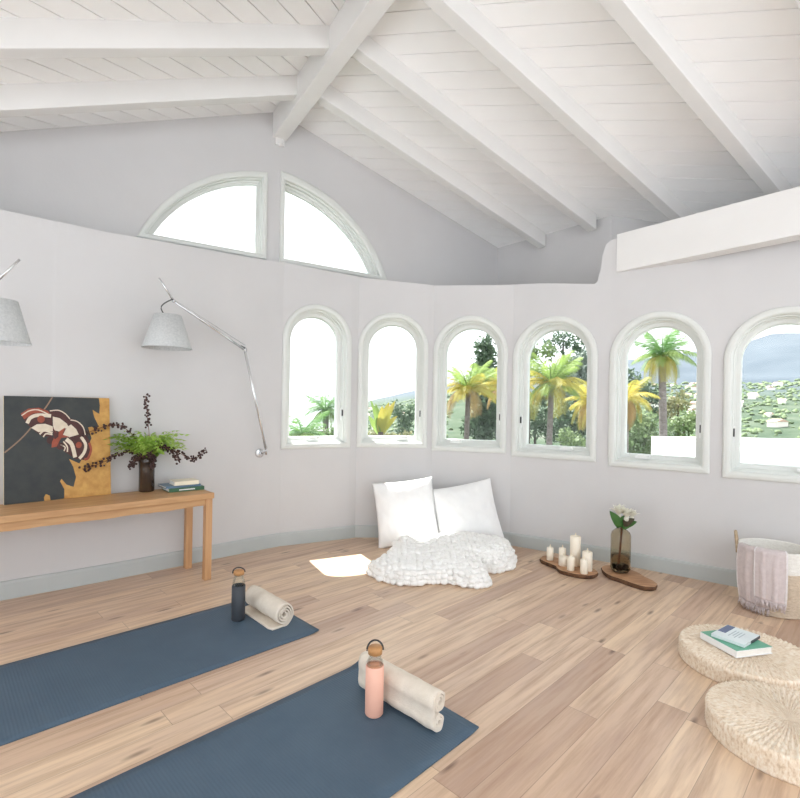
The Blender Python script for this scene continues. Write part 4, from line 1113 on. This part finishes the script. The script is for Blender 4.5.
# ------------------------------------------------------------------ outdoors
GZ = -4.0
def out(px, py, d_):
    """a point out there: direction in slopes from the camera height, at depth d_"""
    return ((px - 400) / 495 * d_, d_, 1.15 + (408 + .0175 * (px - 400) - py) / 495 * d_)
def frond_mesh(name, L_, droop, m, seed, w=.5):
    random.seed(seed); mb = MB(); n_ = 34; P = []
    for i in range(n_ + 1):
        t_ = i / n_; P.append(Vector((L_ * t_ * (1 - .18 * droop * t_), 0, L_ * (.50 * t_ - droop * t_ * t_))))
    mb.tube(P, [.018 * (1 - .8 * i / n_) * L_ for i in range(n_ + 1)], 4)
    for i in range(3, n_):
        t_ = i / n_; ln = L_ * w * (.25 + .75 * math.sin(PI * min(1, .12 + t_ * .88)) ** .7) * .62
        ax = (P[i + 1] - P[i]).normalized()
        for s_ in (-1, 1):
            d_ = (Vector((0, s_, -.25 - .35 * random.random())) + ax * .75).normalized(); sd = ax * (.0105 * L_)
            b = P[i]; mid = b + d_ * ln * .55; tip = b + d_ * ln + Vector((0, 0, -.22 * ln))
            i0 = [mb.vert(b - sd * .6), mb.vert(b + sd * .6), mb.vert(mid + sd), mb.vert(mid - sd), mb.vert(tip)]
            mb.face((i0[0], i0[1], i0[2], i0[3])); mb.face((i0[3], i0[2], i0[4]))
    o = mb.build(name, m, recalc=False); me = o.data; bpy.data.objects.remove(o); return me
FR = {}
for key, mt in (('g', 'palm_green'), ('y', 'palm_yellow'), ('d', 'palm_deep'), ('t', 'palm_dry')):
    FR[key] = [frond_mesh('frond', 1., dr, M[mt], hash(key) % 50 + i, .5) for i, dr in enumerate((.35, .62, .95))]
def palm(label, px, py, d_, L_, kinds, n_, trunk_r, lean=0., up=True, seed=1, elev=(-.5, 1.1)):
    random.seed(seed); c = out(px, py, d_)
    t = thing('palm_tree', label, 'palm', (c[0] - lean, c[1], GZ), 0, 'palms outside the windows')
    H_ = c[2] - GZ
    mb = MB(); mb.tube(curve_pts([(0, 0, 0), (lean * .4, 0, H_ * .5), (lean, 0, H_ - L_ * .08)], 16), [trunk_r * (1.15 - .25 * i / 16) for i in range(17)], 12); mb.build('trunk', M['palm_trunk'], t)
    for i in range(n_):
        k = kinds[int(i / n_ * len(kinds))]; el = elev[1] - (elev[1] - elev[0]) * (i / n_); an = i * 2.39996 + random.uniform(-.2, .2)
        me = FR[k][0 if el > .5 else (1 if el > 0 else 2)]
        o = bpy.data.objects.new('frond', me); COL.objects.link(o); o.parent = t; o.location = (lean, 0, H_)
        s_ = L_ * random.uniform(.85, 1.12); o.scale = (s_, s_, s_)
        o.rotation_euler = (Matrix.Rotation(an, 3, 'Z') @ Matrix.Rotation(-el + .3, 3, 'Y')).to_euler()
    return t
palm('yellowing palm centred in the third arched window', 468, 390, 24., 1.75, 'ggyyyt', 26, .13, .1, seed=1, elev=(-.2, 1.1))
palm('palm with golden fronds at the right edge of the third arched window', 505, 388, 27., 1.8, 'gyyyt', 24, .13, 0, seed=2, elev=(-.15, 1.1))
palm('yellow-green palm in the middle of the fourth arched window', 551, 384, 20., 1.65, 'gggyygy', 26, .12, .1, seed=3, elev=(-.25, 1.2))
palm('golden palm at the right edge of the fourth arched window', 592, 402, 26., 1.8, 'yyyyt', 24, .12, 0, seed=4)
palm('tall windswept palm standing alone in the fifth arched window', 661, 356, 17., 1.15, 'dddggyy', 30, .125, -.2, seed=5, elev=(-.6, 1.2))
palm('drooping golden palm at the left edge of the fifth arched window', 626, 398, 15., .95, 'yyytt', 22, .09, 0, seed=6, elev=(-1.0, .9))
palm('green palm top in the leftmost arched window', 326, 411, 15., .85, 'dddg', 22, .10, 0, seed=7)
palm('arching low palm at the left of the leftmost arched window', 303, 434, 12., .80, 'ddgg', 20, .09, 0, seed=8, elev=(-.6, .9))
# pale second trunk in window four
def foliage(mb, c, rad, n_, size, seed, sq=(1, 1, 1), shell=.55):
    random.seed(seed)
    for _ in range(n_):
        d_ = Vector((random.gauss(0, 1), random.gauss(0, 1), random.gauss(0, 1))).normalized(); rr = rad * (shell + (1 - shell) * random.random())
        p_ = Vector(c) + Vector((d_.x * sq[0], d_.y * sq[1], d_.z * sq[2])) * rr
        a = Vector((random.gauss(0, 1), random.gauss(0, 1), random.gauss(0, 1))).normalized(); b = d_.cross(a).normalized(); a = (a + d_ * .4).normalized()
        s_ = size * random.uniform(.6, 1.3)
        mb.face([mb.vert(p_ - b * s_ * .45), mb.vert(p_ + a * s_ * .5 - b * s_ * .1), mb.vert(p_ + a * s_ * 1.2), mb.vert(p_ + a * s_ * .4 + b * s_ * .5)])
def tree(name, label, cat, blobs, d_, m, dens, size, seed, group, trunk=True):
    """blobs: (px, py, radius in px, squash z)"""
    k = d_ / 495.; C0 = out(blobs[0][0], blobs[0][1], d_)
    t = thing(name, label, cat, (C0[0], C0[1], GZ), 0, group); mb = MB()
    for i, (px, py, rp, sz) in enumerate(blobs):
        c = out(px, py, d_ + (i % 3 - 1) * rp * k * .5); r_ = rp * k
        foliage(mb, (c[0] - C0[0], c[1] - C0[1], c[2] - GZ), r_, int(3.2 * dens * r_ * r_ / size / size * max(1, sz)), size, seed + i, (1, 1, sz), .35)
    mb.build('foliage', m, t, recalc=False)
    if trunk:
        mb = MB(); zt = C0[2] - GZ; top = min(out(b[0], b[1], d_)[2] for b in blobs) - GZ
        mb.tube(curve_pts([(0, 0, 0), (.05, 0, zt * .5), (0, 0, zt)], 10), [.022 * d_ * .4 * (1.1 - .07 * i) * .5 for i in range(11)], 8); mb.build('trunk', M['tree_trunk'], t)
    return t
G = 'trees outside the windows'
tree('conifer_tree', 'tall dark conifer behind the palm in the third arched window', 'tree', [(484, 346, 9, 1.3), (484, 360, 13, 1.3), (484, 378, 17, 1.2), (486, 402, 20, 1.2), (488, 428, 20, 1.), (474, 426, 13, 1.)], 34., M['tree_dark'], 12., .30, 10, G)
tree('shade_tree', 'tall dark tree with hanging sprays at the top of the fourth arched window', 'tree', [(562, 340, 13, 1.), (577, 345, 11, 1.4), (548, 346, 9, 1.), (583, 362, 9, 1.5), (568, 368, 12, 1.2), (552, 372, 10, 1.)], 40., M['tree_dark'], 5., .30, 20, G)
tree('shade_tree', 'grey-green tree at the right of the fourth arched window', 'tree', [(576, 376, 16, 1.2), (588, 400, 16, 1.), (566, 392, 12, 1.), (584, 362, 11, 1.2)], 36., M['tree_grey'], 8., .30, 30, G)
tree('shade_tree', 'leafy green tree at the upper left of the fourth arched window', 'tree', [(528, 352, 11, 1.), (548, 352, 9, 1.), (526, 372, 12, 1.)], 30., M['tree_mid'], 8., .24, 40, G)
tree('shade_tree', 'dark shrubby tree behind the trunks in the fourth arched window', 'tree', [(535, 420, 17, 1.), (555, 428, 16, 1.), (575, 432, 17, 1.), (590, 425, 14, 1.), (540, 398, 10, 1.), (565, 412, 12, 1.)], 34., M['tree_dark'], 9., .26, 50, G)
tree('shrub', 'rounded green shrub at the lower right of the fourth arched window', 'shrub', [(567, 437, 10, 1.), (580, 444, 9, 1.)], 14., M['tree_mid'], 9., .10, 60, G, False)
tree('shade_tree', 'dense green tree at the lower left of the fifth arched window', 'tree', [(634, 436, 18, 1.), (646, 424, 14, 1.), (624, 416, 14, 1.), (648, 448, 14, 1.), (630, 456, 12, 1.)], 19., M['tree_mid'], 9., .16, 70, G)
tree('shade_tree', 'dark tree behind the golden palm in the fifth arched window', 'tree', [(638, 388, 12, 1.1), (652, 395, 9, 1.2), (628, 378, 10, 1.), (655, 412, 9, 1.)], 30., M['tree_dark'], 8., .24, 80, G)
tree('shade_tree', 'olive toned tree right of the lone palm in the fifth arched window', 'tree', [(678, 402, 11, 1.), (668, 412, 9, 1.)], 28., M['tree_olive'], 8., .22, 90, G)
tree('shade_tree', 'low green tree at the right edge of the fifth arched window', 'tree', [(684, 424, 12, 1.), (696, 420, 10, 1.), (672, 430, 8, 1.)], 24., M['tree_mid'], 9., .20, 100, G)
tree('shrub', 'dark slim shrub at the right of the second arched window', 'shrub', [(398, 410, 6, 1.6), (407, 420, 9, 1.), (411, 412, 6, 1.2), (404, 431, 9, 1.)], 15., M['tree_dark'], 9., .11, 110, G, False)
tree('shrub', 'low bright hedge along the foot of the second arched window', 'shrub', [(372, 436, 7, .8), (384, 438, 8, .8), (396, 438, 7, .8), (408, 438, 8, .8)], 11., M['tree_olive'], 9., .09, 120, G, False)
tree('shrub', 'low green hedge along the foot of the leftmost arched window', 'shrub', [(298, 438, 9, .9), (312, 436, 9, 1.), (325, 436, 10, 1.), (337, 434, 9, 1.)], 13., M['tree_mid'], 9., .10, 130, G, False)
# banana plant in window two
random.seed(21); c = out(381, 432, 9.)
bn = thing('banana_plant', 'yellow-green banana plant in the second arched window', 'plant', (c[0], c[1], GZ))
mb = MB(); mb.tube([(0, 0, 0), (0, 0, c[2] - GZ)], .06, 10); mb.build('stem', M['tree_trunk'], bn)
for dx, dz, w_ in ((-.20, .62, .035), (-.10, .52, .07), (.02, .48, .085), (.14, .55, .08), (.26, .58, .07), (-.22, .30, .06), (.30, .30, .06), (.10, .30, .08)):
    mb = MB(); leafshape(mb, (0, 0, c[2] - GZ - .05), (dx, random.uniform(-.1, .1), c[2] - GZ + dz), w_, (random.uniform(-.3, .3), -1, .3)); mb.build('leaf', M['palm_yellow'] if dx > -.05 else M['palm_green'], bn, recalc=False)
# neighbouring white flat roof
nb = thing('flat_roof_building', 'white flat-roofed building below the two rightmost windows', 'building', (9.05, 9.6, GZ))
mb = MB(); mb.box((0, 0, 2.1), (6.6, 3.2, 4.2)); mb.build('wall', M['stucco'], nb)
mb = MB()
for cx, cy, sx, sy in ((0, -1.55, 6.7, .14), (0, 1.55, 6.7, .14), (-3.28, 0, .14, 3.0), (3.28, 0, .14, 3.0)): mb.box((cx, cy, 4.40), (sx, sy, .42))
mb.build('parapet', M['stucco'], nb, bevel=.02)
mb = MB()
for x in (-.3, 1.3): mb.sphere((x, -1.63, 4.3), .025, 10, 8)
mb.build('wall_light', M['dark'], nb)

# land: garden, valley, far hillside and mountain
def ridge_deg(az):
    """mountain skyline above the horizon, by compass direction"""
    k = [(-60, .1), (-16, .1), (-8, .6), (-4, 1.2), (1.6, 2.5), (5, 3.2), (14, 4.6), (24, 5.8), (30.4, 6.4), (34.5, 7.0), (36.8, 7.7), (39, 7.9), (48, 7.), (70, 5.)]
    for (a, u), (b, v) in zip(k, k[1:]):
        if az <= b: return u + (v - u) * max(0, (az - a) / (b - a))
    return k[-1][1]
mb = MB(); NAZ, RR = 150, [3.2, 6, 10, 16, 25, 40, 60, 85, 110, 140, 175, 215, 260, 310, 360, 410, 460, 520, 580, 640, 700, 760, 800, 850, 950]
def ground(u, v):
    az = -75 + 150 * u; k = v * (len(RR) - 1); i = min(int(k), len(RR) - 2); r_ = RR[i] + (RR[i + 1] - RR[i]) * (k - i)
    x, y = r_ * math.sin(R(az)), r_ * math.cos(R(az))
    rd = ridge_deg(az); hill = max(0, min(1, (r_ - 110) / 250)); mt = max(0, min(1, (r_ - 380) / 420)); f_ = min(1, rd / 5)
    z = GZ - 3.2 * max(0, min(1, (r_ - 20) / 60)) + hill * 27 * f_
    peak = math.tan(R(rd)) * 800
    ng = noise.fractal(Vector((az * .13, r_ * .006, 1.)), .9, 2.1, 5)
    z += (mt ** 1.1) * max(0, peak - 24 * f_) * (1 + .16 * ng * (1.15 - mt)) + .035 * peak * noise.noise(Vector((az * .55, 3., 0))) * mt + hill * 2.2 * noise.noise(Vector((x * .02, y * .02, 0)))
    z -= max(0, r_ - 110) * .35 * max(0, min(1, (-7 - az) / 4))
    if r_ > 800: z -= (r_ - 800) * .6 * f_
    return (x, y, z)
gids = mb.grid(ground, NAZ, 100)
def ground_z(az, r_):
    lo = 0
    for i in range(len(RR) - 1):
        if RR[i] <= r_ <= RR[i + 1]: lo = (i + (r_ - RR[i]) / (RR[i + 1] - RR[i])) / (len(RR) - 1)
    return ground((az + 75) / 150, lo)
random.seed(44); nv0 = len(mb.v)
for i in range(1700):
    az = random.uniform(24, 44) if i < 1300 else random.uniform(-5, 6); r_ = random.uniform(70, 400); p_ = ground_z(az, r_)
    s_ = random.uniform(.25, .75) * (.4 + r_ / 300)
    mb.sphere((p_[0], p_[1], p_[2] + s_ * .3), s_, 8, 6, 1, sq=(1.4, 1.4, .8))
for k in range(nv0, len(mb.v)):
    v = mb.v[k]; n_ = noise.noise(Vector(v) * .8) * .8; mb.v[k] = (v[0] + n_, v[1] + n_ * .7, v[2] + n_)
tag(mb.build('ground', [M['terrain'], M['tree_mid']]), 'land outside falling to a valley and rising to a pale mountain', 'ground', kind='structure')
mb = MB(); mb.box((0, -60, GZ - .3), (300, 130, .2)); tag(mb.build('ground_near', M['bounce_grey']), 'unseen ground around the house, made pale to bounce daylight', 'ground', kind='structure')  # out of view, kept pale for a neutral bounce
mb = MB(); mb.prism([re(-2.16, -3.5), re(-2.16, 6.), re(-14, 6.), re(-14, -3.5)], -.25, -.05); tag(mb.build('bounce_slab', M['bounce_grey']), 'unseen pale slab behind the room, added to bounce daylight', 'ground', kind='structure')  # reflector added out of view to brighten the ceiling and upper walls
random.seed(33)
hm = None; spots = []
for i in range(70):
    az = random.uniform(30, 42) if i < 46 else random.choice((random.uniform(-4, 2.5), random.uniform(27, 31)))
    r_ = random.uniform(150, 390); p_ = ground_z(az, r_)
    if any(math.dist(p_, q) < 8.5 for q in spots): continue
    spots.append(p_)
    if hm is None:
        mb = MB(); mb.box((0, 0, 1.6), (8, 6, 4.2))
        mb.prism_map([(-4.4, 3.6), (4.4, 3.6), (0, 5.6)], [], lambda u, v, d_: (u, -3.4 + 6.8 * d_, v), 1)
        o = mb.build('hillside_house', [M['house'], M['terracotta']]); hm = o.data
    else:
        o = bpy.data.objects.new('hillside_house', hm); COL.objects.link(o)
    o.location = p_; o.rotation_euler = (0, 0, random.uniform(0, PI)); s_ = random.uniform(.22, .5); o.scale = (s_ * random.uniform(.8, 1.5), s_, s_ * .9)
    tag(o, 'tiny pale house on the far hillside seen through an arched window', 'house', 'houses on the far hillside')
# haze lying over the valley, between the garden and the mountain
hz = bpy.data.materials.new('valley_haze'); hz.use_nodes = True; hn = hz.node_tree; hn.nodes.remove(hn.nodes['Principled BSDF'])
vs = hn.nodes.new('ShaderNodeVolumeScatter'); vs.inputs['Color'].default_value = (.92, .96, 1., 1); vs.inputs['Density'].default_value = .00015
hn.links.new(vs.outputs[0], hn.nodes['Material Output'].inputs['Volume'])
mb = MB(); mb.box((0, 560, 90), (2400, 1000, 240))
tag(mb.build('haze', hz), 'pale haze over the valley and the mountain', 'haze', kind='stuff')

# ------------------------------------------------------------------ light
w = bpy.data.worlds.new('sky'); sc.world = w; w.use_nodes = True
nt = w.node_tree; bg = nt.nodes['Background']
bg.inputs[0].default_value = (.90, .95, 1.0, 1); bg.inputs[1].default_value = 1.0
sl = bpy.data.lights.new('sun', 'SUN'); sl.energy = 8.0; sl.angle = R(.6); sl.color = (1., .975, .94)
so = bpy.data.objects.new('sun', sl); COL.objects.link(so)
so.rotation_euler = Vector((.265, -.49, -1.)).to_track_quat('-Z', 'Y').to_euler()

# ------------------------------------------------------------------ camera
cam = bpy.data.cameras.new('camera'); co = bpy.data.objects.new('camera', cam); COL.objects.link(co)
cam.sensor_fit = 'HORIZONTAL'; cam.sensor_width = 36.; cam.lens = 495 / 800 * 36
cam.shift_y = (408 - 399) / 800; cam.clip_end = 3000; cam.clip_start = .05
co.location = (0, 0, 1.15)
co.rotation_euler = (Matrix.Rotation(R(90), 3, 'X') @ Matrix.Rotation(R(1.0), 3, 'Z')).to_euler()
sc.camera = co
sc.view_settings.view_transform = 'Standard'; sc.view_settings.look = 'None'; sc.view_settings.gamma = 1; sc.view_settings.use_curve_mapping = False
sc.view_settings.exposure = 1.36
sc.cycles.max_bounces = 10; sc.cycles.diffuse_bounces = 6; sc.cycles.transparent_max_bounces = 16
sc.cycles.sample_clamp_indirect = 8
